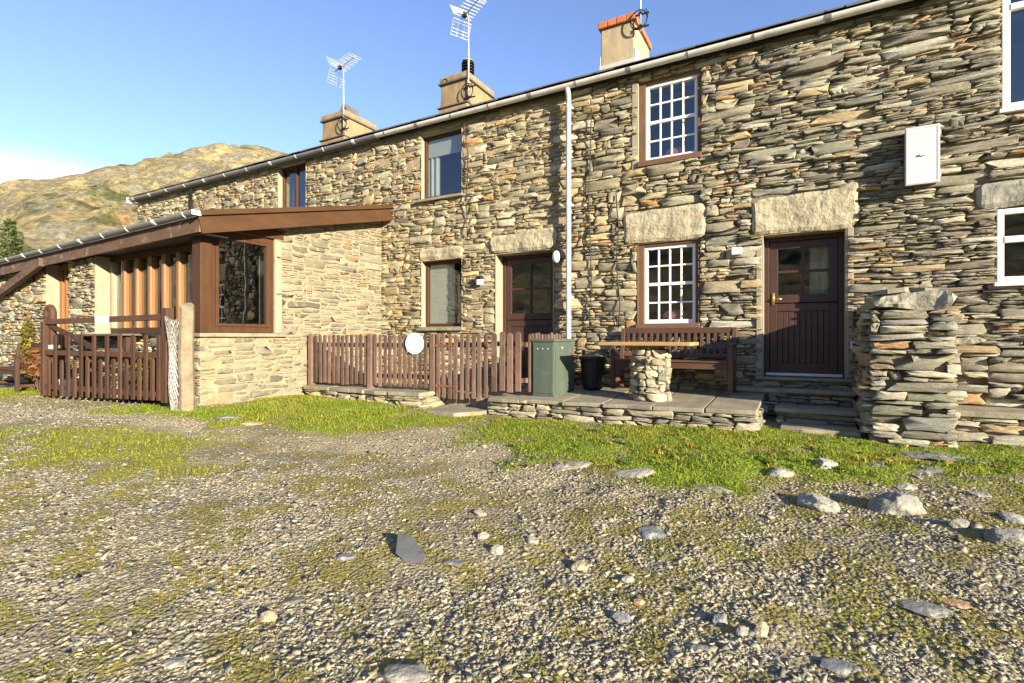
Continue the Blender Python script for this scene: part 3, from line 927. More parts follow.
ch2 = make_chimney(C1, 441, 467, uz(442, 78, 2.62), M_chim, 'pot')
ch1 = make_chimney(C0, 322.5, 344.5, uz(323, 116, 2.62), M_chim, 'cowl')

# ------------------------------------------------------------------ aerials
def aerial(label, u, vb, vt, Y, yaw, tilt, elements, scale=1.0, clamp=(0, 0), head=True):
    x = ux(u, Y); z0, z1 = uz(u, vb, Y), uz(u, vt, Y)
    t = thing('tv_aerial', label, 'aerial', (x, Y, z0), group='television aerials on the chimneys')
    MB().tube([(x, Y, z0), (x, Y, z1)], .019, 8).build('mast', M_steel, t, smooth=True)
    br = MB()
    for z in (z0 + .10, z0 + .36): br.bar((x - .16, Y + .045, z), (x + .16, Y + .045, z), .03, .025); br.box(x - .03, x + .03, Y - .028, Y + .05, z - .02, z + .02)
    br.build('bracket', M_black, t)
    lo = MB(); pts = [(x + .17 * math.sin(q) * 1.0 - .03, Y + .02 - .05, z0 + .22 + .2 * math.cos(q)) for q in np.linspace(0, 2 * math.pi * 1.0, 26)]
    lo.tube(pts, .011, 6); lo.tube([(p[0] + .02, p[1] - .01, p[2] + .03) for p in pts[3:22]], .009, 6)
    lo.build('coiled_lead', M_black, t, smooth=True)
    if head:
        rot = Matrix.Translation((x, Y, z1)) @ Matrix.Rotation(yaw, 4, 'Z') @ Matrix.Rotation(-tilt, 4, 'Y')
        def X(a, b, c):
            p = rot @ Vector((a * scale, b * scale, c * scale)); return (p.x, p.y, p.z)
        MB(X).bar((-.42, 0, .03), (.60, 0, .03), .022, .022).build('boom', M_steel, t)
        e = MB(X)
        for i in range(elements):
            xx = -.18 + i * .78 / (elements - 1); L = .25 - .006 * i
            e.tube([(xx, -L, .05), (xx, L, .05)], .0065, 5)
            e.tube([(xx, -L * .9, .0), (xx, L * .9, .0)], .005, 5) if i % 2 == 0 else None
        e.build('director_rods', M_steel, t)
        rf = MB(X)
        for s in (-1, 1):
            for i in range(6):
                rf.tube([(-.30 - .035 * i, -.25, s * (.06 + .062 * i)), (-.30 - .035 * i, .25, s * (.06 + .062 * i))], .006, 5)
            for yq in (-.25, -.09, .09, .25): rf.tube([(-.30, yq, s * .04), (-.30 - .18, yq, s * .38)], .005, 5)
        rf.build('reflector_grid', M_steel, t)
        d = MB(X); d.box(-.24, -.15, -.05, .05, -.02, .09); d.build('dipole_box', M_black, t, bevel=.01)
    return t
aerial('silver television aerial on the left chimney with slate cowl, boom tilted upward', 343.5, 132, 66, 2.58, R(-12), R(3), 9, 1.0)
aerial('tall silver television aerial strapped to the middle chimney with black louvred pot', 468.5, 101, 12, 2.58, R(-26), R(3), 8, 1.0)
aerial('bare white mast bracketed to the orange coped chimney', 640.5, 31, -75, 2.56, R(24), R(10), 8, 1.0)

# ------------------------------------------------------------------ the lean-to
YF = -3.62
EXT = thing('lean_to_annexe', 'single storey stone lean-to with brown timber sun room glazing and shallow roof', 'annexe', ((-17 + XEND) / 2, -1.8, EZ - 1.05))
def rz_(y): return EZ + 1.744 + .244 * (y + 3.71)      # top of the roof covering
EH = [uy(211.5, XEND), uy(274.5, XEND), EZ + .075, EZ + 1.60]
g = np.random.default_rng(21)
eh = [tuple(EH), (-3.75, EH[0] + .001, EZ + .05, EZ + 2)]
rr = pack(YF, -.005, lambda y: gz(XEND, y) - .08, lambda y: rz_(y) - .10, [tuple(EH), (YF - .1, EH[0] + .01, EZ + .03, EZ + 3)], 
          lambda g, x, h: float(np.clip(h * g.uniform(1.6, 5) + .06, .12, .75)), lambda g, x: g.choice([.035, .055, .075, .10, .13, .17], p=[.2, .28, .24, .15, .09, .04]) * g.uniform(.88, 1.12), 33)
st = Stones(XF_END)
for a, b, c, d in rr: st.add(a, b, c, d, pick(g, PAL_END), g, gap=.022, prot=g.normal(.002, .006), relief=.010, tilt=.035)
ew = st.build('end_wall', M_endw, EXT)
mb = MB(XF_END); pierced(mb, YF, -.005, EZ - 1.3, EZ + 1.62, .012, .40, [tuple(EH), (YF - .1, EH[0] + .01, EZ + .03, EZ + 3)])
i = len(mb.v)
for b in (.012, .40):
    for y, z in ((EH[0] + .012, EZ + 1.6205), (-.005, EZ + 1.6205), (-.005, rz_(0) - .10), (EH[0] + .012, rz_(EH[0]) - .10)): mb.pt(y, b, z)
for f in ((0,1,2,3),(7,6,5,4),(0,4,5,1),(1,5,6,2),(2,6,7,3),(3,7,4,0)): mb.f.append(tuple(i + k for k in f))
mb.build('wall_core', M_cream_mortar, ew)
# plastered jamb beside the corner window and the stone ledge under it
mb = MB(XF_END); mb.box(EH[1] - .002, EH[1] + .13, -.016, .012, EH[2], EH[3] + .02); mb.build('plaster_margin', M_render, EXT, bevel=.012)
mb = MB(XF_END); mb.box(YF - .04, EH[1] + .2, -.055, .16, EZ + .015, EZ + .072); mb.build('sill', M_flag, EXT, bevel=.012)
# corner window on the end wall
cw = [EH[0] + .005, EH[1], EH[2] + .004, EH[3]]
f = MB(XF_END); frame4(f, cw[0], cw[1], cw[2], cw[3], .075, .03, .13, .09, .085)
cwin = f.build('corner_window', M_brown, EXT, bevel=.006)
f = MB(XF_END); frame4(f, cw[0] + .078, cw[1] - .078, cw[2] + .093, cw[3] - .088, .045, .022, .09); f.build('casement', M_brown, cwin, bevel=.005)
pane(cwin, cw[0] + .123, cw[1] - .123, cw[2] + .138, cw[3] - .133, .06, XF_END)
# corner post
mb = MB(); mb.box(XEND - .20, XEND + .015, YF - .01, EH[0] + .002, EZ + .074, EZ + 1.62); mb.build('corner_post', M_brown, EXT, bevel=.008)
mb = MB(XF_END); mb.box(EH[0] - .05, EH[1] + .15, -.03, .12, EH[3] + .003, EH[3] + .14); mb.build('window_head', M_brown, EXT, bevel=.006)
# front: under-sill wall, glazing, piers, doorway
XG0, XG1 = -10.60, XEND - .20
YG = YF + .22
def front_stones(x0, x1, zt, hl, seed, name, yf=YF, core=True):
    g = np.random.default_rng(seed)
    r_ = pack(x0, x1, lambda x: gz(x, yf) - .08, zt, hl, wfac, lambda g, x: hfac(g, -9) * .9, seed)
    s_ = Stones(lambda a, b, c: (a, yf + b, c))
    for a, b, c, d in r_: s_.add(a, b, c, d, pick(g, PAL_MID if g.random() < .6 else PAL_DRY), g, gap=.014, prot=g.normal(.012, .011), relief=.018, tilt=.05)
    w_ = s_.build(name, M_pointed, EXT)
    m_ = MB(); m_.box(x0 + .004, x1 - .004, yf + .03, yf + .40, EZ - 1.3, zt - .002); m_.build('wall_core', M_mortar, w_)
    return w_
front_stones(XG0, XEND - .005, EZ + .02, [], 41, 'dwarf_wall')
front_stones(-11.63, XG0, EZ + 1.42, [], 42, 'stone_pier')
front_stones(-17.0, -12.57, EZ + 1.42, [], 43, 'front_wall')
for x, nm in ((XG0, 1), (-12.57, 2)):
    mb = MB(); mb.box(x + .003, x + .025, YF - .004, YF + (.22 if nm == 1 else .2), EZ + (.07 if nm == 1 else -.95), EZ + 1.42); mb.build('plaster_reveal', M_render, EXT, bevel=.006)
mb = MB(); mb.box(XG0 + .03, XEND - .21, YF - .05, YG + .12, EZ + .022, EZ + .075); mb.build('front_sill', M_flag, EXT, bevel=.01)
gl = MB(); gl.box(XG0 + .03, XG1, YG, YG + .1, EZ + .078, EZ + .17); gl.box(XG0 + .03, XG1, YG, YG + .1, EZ + 1.33, EZ + 1.43)
glz = gl.build('sun_room_glazing', M_brown, EXT, bevel=.005)
n = 7; xsg = [XG0 + .03 + (XG1 - XG0 - .03) * i / n for i in range(n + 1)]
for i, x in enumerate(xsg[:-1]):
    mb = MB(); mb.box(x, x + .075, YG - .012, YG + .112, EZ + .171, EZ + 1.329); mb.build('timber_post', M_cedar if i else M_render, glz, bevel=.005)
    mb = MB(); mb.box(x + .077, x + .090, YG - .002, YG + .010, EZ + .171, EZ + 1.329); mb.build('pale_bead', M_render, glz)
for i in range(n):
    pane(glz, xsg[i] + .094, xsg[i+1], EZ + .171, EZ + 1.329, YG + .06)
# doorway further left
mb = MB(); frame4(mb, -12.54, -11.64, EZ - .93, EZ + 1.42, .09, YF + .20, YF + .30); dd = mb.build('garden_door', M_cedar, EXT, bevel=.006)
pane(dd, -12.45, -11.73, EZ - .75, EZ + 1.3, YF + .25)
mb = MB(); mb.box(-12.30, -12.24, YF + .19, YF + .32, EZ - .83, EZ + 1.32); mb.build('door_stile', M_cedar, dd)
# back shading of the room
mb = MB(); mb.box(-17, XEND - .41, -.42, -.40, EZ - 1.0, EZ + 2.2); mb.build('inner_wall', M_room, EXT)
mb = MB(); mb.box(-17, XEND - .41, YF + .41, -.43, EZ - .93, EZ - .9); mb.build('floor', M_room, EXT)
# roof, fascias, gutter
XV = XEND + .27; XL = -17.2
zfr = lambda x: rz_(-3.71) - .15 * max(0, min(1, (XV - x) / 6.3)) - .024 * max(0, (XV - 6.3 - x))
rf = MB(); i = len(rf.v)
for x in (XL, XV - .031):
    for dz in (0, -.13):
        rf.pt(x, -3.74, zfr(x) + dz); rf.pt(x, -.003, rz_(0) + dz - (.0 if x > -10 else .1))
rf.f += [(i, i+1, i+5, i+4), (i+2, i+6, i+7, i+3), (i, i+4, i+6, i+2), (i+1, i+3, i+7, i+5), (i, i+2, i+3, i+1), (i+4, i+5, i+7, i+6)]
roof_e = rf.build('roof', M_slate, EXT)
bg = MB()
p0, p1 = (XV, -3.78, rz_(-3.78) - .175), (XV, -.02, rz_(-.02) - .16)
bg.bar(p0, p1, .03, .245, up=(0, 0, 1)); bge = bg.build('barge_board', M_fascia, EXT, bevel=.005)
bg = MB(); bg.bar((XV + .022, -3.80, rz_(-3.8) - .015), (XV + .022, -.02, rz_(-.02) - .005), .075, .075); bg.build('verge_trim', M_fascia, EXT, bevel=.006)
fa = MB(); fa.bar((XV - .016, -3.77, zfr(XV) - .19), (-11.0, -3.77, zfr(-11.0) - .19), .03, .20); fa.bar((-11.0, -3.77, zfr(-11.0) - .19), (XL, -3.77, zfr(XL) - .19), .03, .20); fa.build('front_fascia', M_fasciad, EXT, bevel=.004)
so = MB(); so.box(XL, XV - .02, -3.755, YF + .25, EZ + 1.432, EZ + 1.45); so.box(XEND + .02, XV - .02, YF + .25, -.01, EZ + 1.60, EZ + 1.61) if False else None
so.build('soffit', M_black, EXT)
gutter_run(EXT, XV + .03, XL, -3.85, zfr(XV) - .02, zfr(XL) - .02, .062, M_gutterd, step=.8, bmat=M_upvc)
mb = MB(); mb.box(XV + .032, XV + .046, -3.915, -3.785, zfr(XV) - .082, zfr(XV) - .015); mb.build('gutter_stop_end', M_upvc, EXT, bevel=.01)
# slanting timber brace and dark rainwater pipe at the left
mb = MB(); mb.bar((ux(42, -3.8), -3.80, uz(42, 262, -3.8)), (ux(-8, -3.8), -3.74, uz(-8, 296, -3.8)), .09, .16); mb.build('eaves_brace', M_fasciad, EXT, bevel=.008)
xq = ux(191, -.1); mb = MB(); mb.tube([(xq, -.1, EAVE - .1), (xq, -.1, EZ + 2.3)], .04, 10); mb.build('downpipe', M_black, C0, smooth=True)
# left gable end and rear closing of the lean-to
mb = MB(); mb.box(-17.0, -16.6, YF + .41, -.003, EZ - 1.3, EZ + 1.6); mb.build('gable_wall', M_mortar, EXT)

# small things on the wall
def wall_lamp(u, v, label):
    x, z = ux(u, -.06), uz(u, v, -.06)
    t = thing('wall_lamp', label, 'lamp', (x, -.0, z - .1))
    MB().lathe((0, 0, 0), [(.07, 0), (.075, .02)], 16)
    m = MB(lambda a, b, c: (x + a, -.05 - c, z + b)); m.lathe((0, 0, 0), [(.075, -.02), (.078, .02)], 18); m.build('lamp_base', M_black, t)
    m = MB(lambda a, b, c: (x + a * .85, -.07 - c, z + b * 1.25)); m.lathe((0, 0, 0), [(.082, 0), (.08, .03), (.065, .06), (.03, .078), (.004, .083)], 18)
    m.build('lamp_glass', M_upvc, t, smooth=True)
wall_lamp(557, 257, 'white oval bulkhead lamp on the wall right of the left brown door')
x, z = ux(480, -.06), uz(480, 281, -.06)
t = thing('electric_socket', 'small white weatherproof box with dark lid on wall beside left door', 'box', (x, -.05, z - .06))
m = MB(); m.box(x - .05, x + .05, -.10, -.02, z - .07, z + .03); m.build('case', M_upvc, t, bevel=.008)
m = MB(); m.box(x - .055, x + .055, -.115, -.02, z + .032, z + .085); m.build('lid', M_black, t, bevel=.008)
x, z = ux(738, -.1), uz(738, 226, -.1)
t = thing('lantern_bracket', 'dark iron lantern bracket above the small white box, left of stable door', 'bracket', (x, 0, z))
m = MB(); m.bar((x, -.02, z), (x, -.17, z + .02), .03, .03); m.build('arm', M_black, t)
m = MB(); m.lathe((x, -.19, z - .02), [(.02, 0), (.05, .02), (.055, .06), (.03, .085)], 12); m.build('hood', M_black, t, smooth=True)
x, z = ux(737, -.06), uz(737, 251, -.06)
m = MB(); m.box(x - .07, x + .06, -.085, .0, z - .05, z + .05); tag(m.build('junction_box', M_upvc, bevel=.008), 'small white junction box on the wall under the iron lantern bracket', 'box')
x, z = ux(855, -.07), uz(855, 345, -.07)
t = thing('key_safe', 'small grey key safe on the shaded wall right of the stable door', 'key safe', (x, -.02, z - .07))
m = MB(); m.box(x - .045, x + .045, -.10, -.02, z - .06, z + .05); m.build('case', M_boxg, t, bevel=.01)
m = MB(); m.box(x - .03, x + .03, -.112, -.101, z - .03, z + .02); m.build('cover', M_black, t, bevel=.004)
# meter cabinet
xa, xb = ux(905, -.20), ux(940, -.20); za, zb = uz(922, 184, -.2), uz(922, 126, -.2)
t = thing('meter_cabinet', 'pale grey meter cabinet high on the slate wall', 'cabinet', ((xa + xb) / 2, 0, za))
m = MB(); m.box(xa + .012, xb - .012, -.18, .04, za + .012, zb - .012); m.build('case', M_brownstone, t, bevel=.006)
m = MB(); m.box(xa, xb, -.205, -.181, za, zb); dr = m.build('cabinet_door', M_boxg, t, bevel=.006)
m = MB(); frame4(m, xa + .012, xb - .012, za + .012, zb - .012, .012, -.2085, -.2055); m.build('door_rim', M_boxg, dr)
for zz in (za + .1, zb - .1):
    m = MB(); m.box(xb - .004, xb + .012, -.2, -.17, zz - .03, zz + .03); m.build('hinge', M_steel, t)
xm, zm = (xa + xb) / 2, (za + zb) / 2; m = MB(); m.box(xm - .03, xm + .03, -.222, -.206, zm - .012, zm + .012); m.build('latch', M_boxg, dr, bevel=.004)
# ------------------------------------------------------------------ picket fence in front of the left cottage
FA = np.array([-7.36, -1.77]); FB = np.array([-3.41, -1.40])
def fpos(u):
    lo, hi = -.3, 1.3
    for k in range(40):
        m = (lo + hi) / 2; p = FA + (FB - FA) * m
        d = p - np.array([0, CY]); a = (d @ np.array([RX, RY])) / (d @ np.array([FX, FY])); uu = CX + F * a
        if uu < u: lo = m
        else: hi = m
    return m
fdir = (FB - FA) / np.linalg.norm(FB - FA); FL = float(np.linalg.norm(FB - FA)); fang = math.atan2(fdir[1], fdir[0])
XF_F = lambda a, b, c: (FA[0] + fdir[0] * a - fdir[1] * b, FA[1] + fdir[1] * a + fdir[0] * b, c)
gate0, gate1 = fpos(437) * FL, fpos(491) * FL
def picket(m, a, z0, z1, w=.056, t=.026, b=-.03):
    i = len(m.v); r = w * .35
    prof = [(a - w/2, z0), (a + w/2, z0), (a + w/2, z1 - r), (a + w*.32, z1 - r*.35), (a, z1), (a - w*.32, z1 - r*.35), (a - w/2, z1 - r)]
    m.prism(prof, b - t, b)
def fence_run(par, a0, a1, z0, z1, seed, pitch=.098, xf=XF_F, mat=M_picket, rails=True, w=.057):
    g = random.Random(seed)
    n = max(2, int(round((a1 - a0) / pitch)))
    for i in range(n):
        a = a0 + (a1 - a0) * (i + .5) / n + g.uniform(-.004, .004)
        lean = g.gauss(0, .008)
        m = MB(lambda a_, b_, c_, xf=xf, lean=lean, z0=z0: xf(a_ + (c_ - z0) * lean, b_, c_)); picket(m, a, z0 + g.uniform(-.014, .014), z1 + g.uniform(-.018, .014), w=w + g.uniform(-.003, .003)); m.build('picket', mat, par, bevel=.003, seg=1)
    if rails:
        for z in (z0 + .16, z1 - .17):
            m = MB(xf); m.box(a0, a1, -.028, .015, z - .035, z + .035); m.build('rail', mat, par, bevel=.004)
ZB, ZT = EZ - .765, EZ + .055
fe = thing('picket_fence', 'faded brown picket fence on the low stone plinth in front of left cottage', 'fence', (float(FA[0] + fdir[0] * gate0 / 2), float(FA[1] + fdir[1] * gate0 / 2), ZB - .04), group='picket fences round the yard')
fence_run(fe, 0, gate0 - .03, ZB, ZT, 3)
for a in (.03, fpos(372) * FL, gate0 - .05):
    m = MB(XF_F); m.box(a - .04, a + .04, -.075, .03, ZB - .06, ZT + .01); m.build('fence_post', M_picket, fe, bevel=.006)
fe2 = thing('picket_fence', 'short section of faded picket fence between the picket gate and green cabinet', 'fence', (float(FA[0] + fdir[0] * (gate1 + FL) / 2), float(FA[1] + fdir[1] * (gate1 + FL) / 2), ZB), group='picket fences round the yard')
fence_run(fe2, gate1 + .01, FL, ZB, ZT + .03, 4, pitch=.125, w=.085)
gt = thing('picket_gate', 'narrow picket gate hung on rusty strap hinges beside the round white sign', 'gate', (*XF_F((gate0 + gate1) / 2, 0, 0)[:2], ZB - .15))
fence_run(gt, gate0 + .0, gate1 - .015, ZB - .14, ZT + .01, 5, pitch=.098)
for z in (ZT - .17, ZB + .04):
    m = MB(XF_F); m.prism([(gate0 - .04, z - .025), (gate0 + .34, z - .010), (gate0 + .34, z + .010), (gate0 - .04, z + .028)], -.062, -.052); m.build('strap_hinge', M_rust, gt)
m = MB(XF_F); m.lathe((0, 0, 0), [(.01, 0), (.02, .01)], 6) if False else None
c = XF_F(gate1 - .02, -.055, ZT - .17); m = MB(lambda a, b, c_: (c[0] + a, c[1] - c_, c[2] + b)); m.lathe((0, 0, 0), [(.035, 0), (.035, .018), (.02, .03)], 12); m.build('latch', M_rust, gt)
# return fence to the house wall, seen nearly end on
XR = -3.40
XF_R = lambda a, b, c: (XR - b, a, c)
fr_ = thing('picket_fence', 'picket fence panel running back to the house wall behind the green cabinet', 'fence', (XR, -.75, ZB), group='picket fences round the yard')
fence_run(fr_, -1.36, -.10, ZB, ZT + .02, 6, pitch=.105, xf=XF_R)
# round sign
a_s = fpos(417.5) * FL; cs = XF_F(a_s, -.075, EZ - .085)
XS = lambda a, b, c_: (cs[0] + fdir[0] * a + fdir[1] * c_, cs[1] + fdir[1] * a - fdir[0] * c_, cs[2] + b)
sg = thing('round_sign', 'round white sign with faint lettering fixed to the picket fence', 'sign', (cs[0], cs[1], cs[2] - .17))
m = MB(XS); m.lathe((0, 0, 0), [(.165, 0), (.165, .012), (.160, .015)], 40); m.build('sign_plate', M_white, sg)
m = MB(XS)
for z, L in ((.075, .05), (.042, .085), (.02, .06), (-.025, .075), (-.05, .05)):
    x = -L
    while x < L:
        wq = random.uniform(.010, .026); m.box(x, min(x + wq, L), z - .005, z + .005, .0155, .0175); x += wq + .008
m.build('sign_lettering', M_text, sg)

# plinth under the fence
def masonry_block(name, label, cat, x0, x1, y0, y1, z0f, zt, pal, seed, wf, hf, faces='FLR', mat=M_stone, top=None, capT=.06, core=M_dark, gap=.010, prot=.012, psig=.014):
    """free-standing rubble: front, left and right faces of stones round a core"""
    t = thing(name, label, cat, ((x0 + x1) / 2, (y0 + y1) / 2, gz((x0 + x1) / 2, y0) - .02))
    g = np.random.default_rng(seed); zc = zt - capT if top else zt
    specs = []
    if 'F' in faces: specs.append((x0, x1, lambda a, b, c: (a, y0 + b, c), lambda a: (a, y0)))
    if 'L' in faces: specs.append((-y1, -y0, lambda a, b, c: (x0 + b, -a, c), lambda a: (x0, -a)))
    if 'R' in faces: specs.append((y0, y1, lambda a, b, c: (x1 - b, a, c), lambda a: (x1, a)))
    first = None
    for k, (a0, a1, xf, gp) in enumerate(specs):
        s_ = Stones(xf)
        for a, b, c, d in pack(a0, a1, lambda q: z0f(*gp(q)), zc, [], wf, hf, seed + k):
            s_.add(a, b, c, d, pick(g, pal), g, gap=gap, prot=g.normal(prot, psig), relief=.02, tilt=.03)
        o = s_.build('stone_face', mat, t)
    m = MB(); e = .05
    m.box(x0 + (e if 'L' in faces else 0), x1 - (e if 'R' in faces else 0), y0 + e, y1, EZ - 1.45, zc - .004); m.build('core', core, t)
    if top: top(t, zc)
    return t
base_z = lambda x, y: gz(x, y) - .06
wS = lambda g, x, h: float(np.clip(h * g.uniform(2.2, 6) + .06, .12, .7))
hS = lambda g, x: g.choice([.03, .045, .06, .085, .11], p=[.2, .3, .25, .15, .1]) * g.uniform(.9, 1.1)
def flags(x0, x1, y0, y1, n, th, seed, over=.04, zl=None):
    def top(t, zc):
        g = random.Random(seed); xs = [x0 + (x1 - x0) * i / n + (g.uniform(-.12, .12) if 0 < i < n else 0) for i in range(n + 1)]
        for i in range(n):
            dz = g.uniform(-.004, .006)
            pol = []
            for (px, py) in ((xs[i] + .006, y0 - over), ((xs[i] + xs[i+1]) / 2, y0 - over), (xs[i+1] - .006, y0 - over), (xs[i+1] - .006, y1), (xs[i] + .006, y1)):
                pol.append((px + g.uniform(-.004, .004), py + (g.uniform(-.03, .03) if py < y0 else 0)))
            m = MB(); k = len(pol)
            for zz in (zc + dz, zc + th + dz):
                for p in pol: m.pt(p[0], p[1], zz + (zl(p[0], p[1]) if zl else 0))
            m.f += [tuple(reversed(range(k))), tuple(range(k, 2 * k))] + [(q, (q+1) % k, k + (q+1) % k, k + q) for q in range(k)]
            m.build('flagstone', M_flag, t, bevel=.008)
    return top
XGt = XF_F(gate0, 0, 0)[0]
masonry_block('stone_plinth', 'low stone plinth with slab top carrying the picket fence', 'plinth', -7.36, XGt, -1.92, -1.35, base_z, EZ - .81, PAL_MID, 61, wS, hS, 'FR', top=flags(-7.36, XGt, -1.92, -1.35, 5, .06, 2), core=M_mortar)
# terrace
TX0, TX1 = -3.88, -.40
ZTt = lambda x, y: .0
masonry_block('raised_terrace', 'raised terrace of slate flags on dry stone edging under bench and table', 'terrace', TX0, TX1, -1.58, -.003, base_z, EZ - .79, PAL_PIL, 62, wS, hS, 'FLR',
    top=flags(TX0, TX1, -1.58, -.005, 6, .05, 3, zl=lambda x, y: -.05 * (TX1 - x) / 3.5 + .065 * (y + 1.58) / 1.58), core=M_dark)
# the yard floor behind the fence
m = MB(); i0 = 0
for (x, y) in ((-7.40, -1.36), (TX0 - .002, -1.36), (TX0 - .002, .02), (-7.40, .02)): m.pt(x, y, EZ - .90)
for (x, y) in ((-7.40, -1.36), (TX0 - .002, -1.36), (TX0 - .002, .02), (-7.40, .02)): m.pt(x, y, EZ - 1.2)
m.f += [(0,1,2,3),(7,6,5,4),(0,4,5,1),(1,5,6,2),(2,6,7,3),(3,7,4,0)]
tag(m.build('paved_yard', M_flag), kind='structure')

# door steps
def stepz(n, u0, u1, y0, y1, z, zb_, seed):
    pass
st_ = thing('door_steps', 'worn slate steps with moss leading up to the stable door', 'steps', (.1, -.5, gz(.1, -1.1)))
for (u0, u1, y0, y1, zt, th, bk) in ((736, 866, -.34, -.004, -.66, .05, .30), (774, 858, -.80, -.30, -.85, .05, .20), (780, 861, -1.22, -.74, -1.015, .05, .12)):
    xa, xb = ux(u0, y0), ux(u1, y0); xb = min(xb, .60); g = random.Random(u0)
    m = MB(); pol = [(xa, y0 + .02), (xa + (xb - xa) * .3, y0 - .02), (xa + (xb - xa) * .7, y0 + .012), (xb, y0 - .01), (xb, y1), (xa, y1)]
    k = 6
    for zz in (EZ + zt - th, EZ + zt):
        for p in pol: m.pt(p[0], p[1], zz)
    m.f += [tuple(reversed(range(k))), tuple(range(k, 2 * k))] + [(q, (q+1) % k, k + (q+1) % k, k + q) for q in range(k)]
    m.build('tread', M_flag, st_, bevel=.01)
    s_ = Stones(lambda a, b, c, y0=y0: (a, y0 + .06 + b, c)); g2 = np.random.default_rng(u0)
    for a, b, c, d in pack(xa + .02, xb - .01, EZ + zt - th - bk, EZ + zt - th - .002, [], wS, hS, u0): s_.add(a, b, c, d, pick(g2, PAL_DRY), g2, gap=.008, prot=.005, back=.05)
    s_.build('riser', M_stone, st_)
    m = MB(); m.box(xa + .03, xb - .03, y0 + .115, y1 - .002, EZ + zt - th - bk, EZ + zt - th - .003); m.build('step_core', M_dark, st_)
a, b, c, d = D_R
s_ = Stones(lambda a, b, c: (a, -.05 + b, c)); g2 = np.random.default_rng(9)
for q in pack(a - .1, b + .1, EZ - .66, D_R[2] - .03, [], wS, hS, 77): s_.add(*q, pick(g2, PAL_DRY), g2, gap=.006, back=.05)
s_.build('riser', M_stone, st_)
m = MB(); m.box(a - .08, b + .08, -.12, .2, D_R[2] - .03, D_R[2] - .001); m.build('threshold', M_flag, st_, bevel=.008)

# the dividing wall end and its low continuation
SX0, SX1, SY = .64, 1.34, -1.32
wB = lambda g, x, h: float(np.clip(h * g.uniform(2.0, 6) + .08, .14, .75))
hB = lambda g, x: g.choice([.04, .06, .085, .115, .15], p=[.2, .28, .25, .17, .1]) * g.uniform(.9, 1.1)
def stub_cap(t, zc):
    rough_slab(None, SX0 + .0, SX1 - .02, zc + .002, zc + .17, SY - .04, .55, 31, M_cap, 'cap_stone', t, amp=.05, wob=.08)
    g = random.Random(4)
    y = SY + .52
    k = 0
    while y < -.25:
        rough_slab(None, SX0 + g.uniform(-.02, .04), SX1 - g.uniform(0, .08), zc + .004 + .001 * k, zc + g.uniform(.08, .13), y, .36, 40 + k, M_cap, 'cap_stone', t); y += .37; k += 1
    for (x, y, w, h, a) in ((.82, SY + .10, .36, .05, .10), (1.13, SY + .16, .30, .05, -.16), (1.0, SY + .5, .4, .05, .06)):
        m = MB(); n = 7; g2 = random.Random(x)
        pol = [(x + w / 2 * math.cos(q * 6.283 / n) * g2.uniform(.75, 1.1), y + .13 * math.sin(q * 6.283 / n) * g2.uniform(.7, 1.1)) for q in range(n)]
        for zz in (0, h):
            for p in pol: m.pt(p[0], p[1], zc + .165 + zz + (p[0] - x) * a)
        m.f += [tuple(reversed(range(n))), tuple(range(n, 2 * n))] + [(q, (q+1) % n, n + (q+1) % n, n + q) for q in range(n)]
        m.build('loose_cap', M_flag, t, bevel=.006)
def rough_top(t, zc):
    g = random.Random(12); x = SX1 + .04; k = 0
    while x < 5.3:
        w = g.uniform(.25, .6); rough_slab(None, x, x + w - .015, zc - .002, zc + g.uniform(.04, .10), -.48 + g.uniform(-.02, .03), .43, 400 + k, M_cap, 'cap_stone', t); x += w; k += 1
masonry_block('dry_stone_wall', 'thick dry stone wall end jutting from the cottage right of the stable door', 'wall', SX0, SX1, SY, -.03, base_z, EZ + .46, PAL_DRY, 71, wB, hB, 'FLR', top=stub_cap, capT=.17, prot=.022, psig=.032)
masonry_block('stone_footing', 'low projecting stone footing capped with grey slabs at the foot of the far right wall', 'footing', SX1 + .03, 5.5, -.98, -.47, base_z, EZ - .74, PAL_DRY, 72, wB, hB, 'FR', top=flags(SX1 + .03, 5.5, -.98, -.48, 4, .06, 8), capT=.06, prot=.02, psig=.03)
masonry_block('stone_buttress', 'rough rubble buttress against the wall under the lower white window, right of wall end', 'buttress', SX1 + .03, 5.5, -.46, -.03, lambda x, y: EZ - .86, EZ - .02, PAL_DRY, 73, wB, hB, 'FR', capT=.06, prot=.02, psig=.03, top=rough_top)

# ------------------------------------------------------------------ stone-legged table
tx, ty = ux(648, -1.2) , -1.10; tz = EZ - .79
tb = thing('garden_table', 'plank topped table on a round dry stone pillar on the terrace', 'table', (tx, ty, tz))
g = np.random.default_rng(12); rp = .235
s_ = Stones(lambda a, b, c: (tx + (rp - b) * math.sin(a / rp), ty - (rp - b) * math.cos(a / rp), c))
for q in pack(0, 2 * math.pi * rp, tz - .02, EZ - .135, [], lambda g, x, h: float(np.clip(h * g.uniform(1.2, 3), .08, .28)), lambda g, x: g.choice([.045, .065, .09, .11]) * g.uniform(.9, 1.1), 13):
    s_.add(*q, pick(g, PAL_PIL), g, gap=.010, prot=g.normal(.01, .012), relief=.02, tilt=.05, back=.05)
pl = s_.build('stone_pillar', M_stone, tb)
m = MB(); m.lathe((tx, ty, tz - .02), [(rp - .035, 0), (rp - .035, .66)], 20); m.build('pillar_core', M_dark, pl)
m = MB(); m.box(tx - .26, tx + .15, ty - .18, ty + .18, EZ - .134, EZ - .098); m.build('bearer', M_table, tb, bevel=.004)
xa, xb = ux(598.5, -1.4), ux(690, -1.4); m = MB()
for i in range(4):
    y0 = ty - .32 + i * .16; m.box(xa + (.01 if i % 2 else 0), xb - (.012 if i == 2 else 0), y0 + .003, y0 + .157, EZ - .097, EZ - .052)
m.build('tabletop', M_table, tb, bevel=.006)

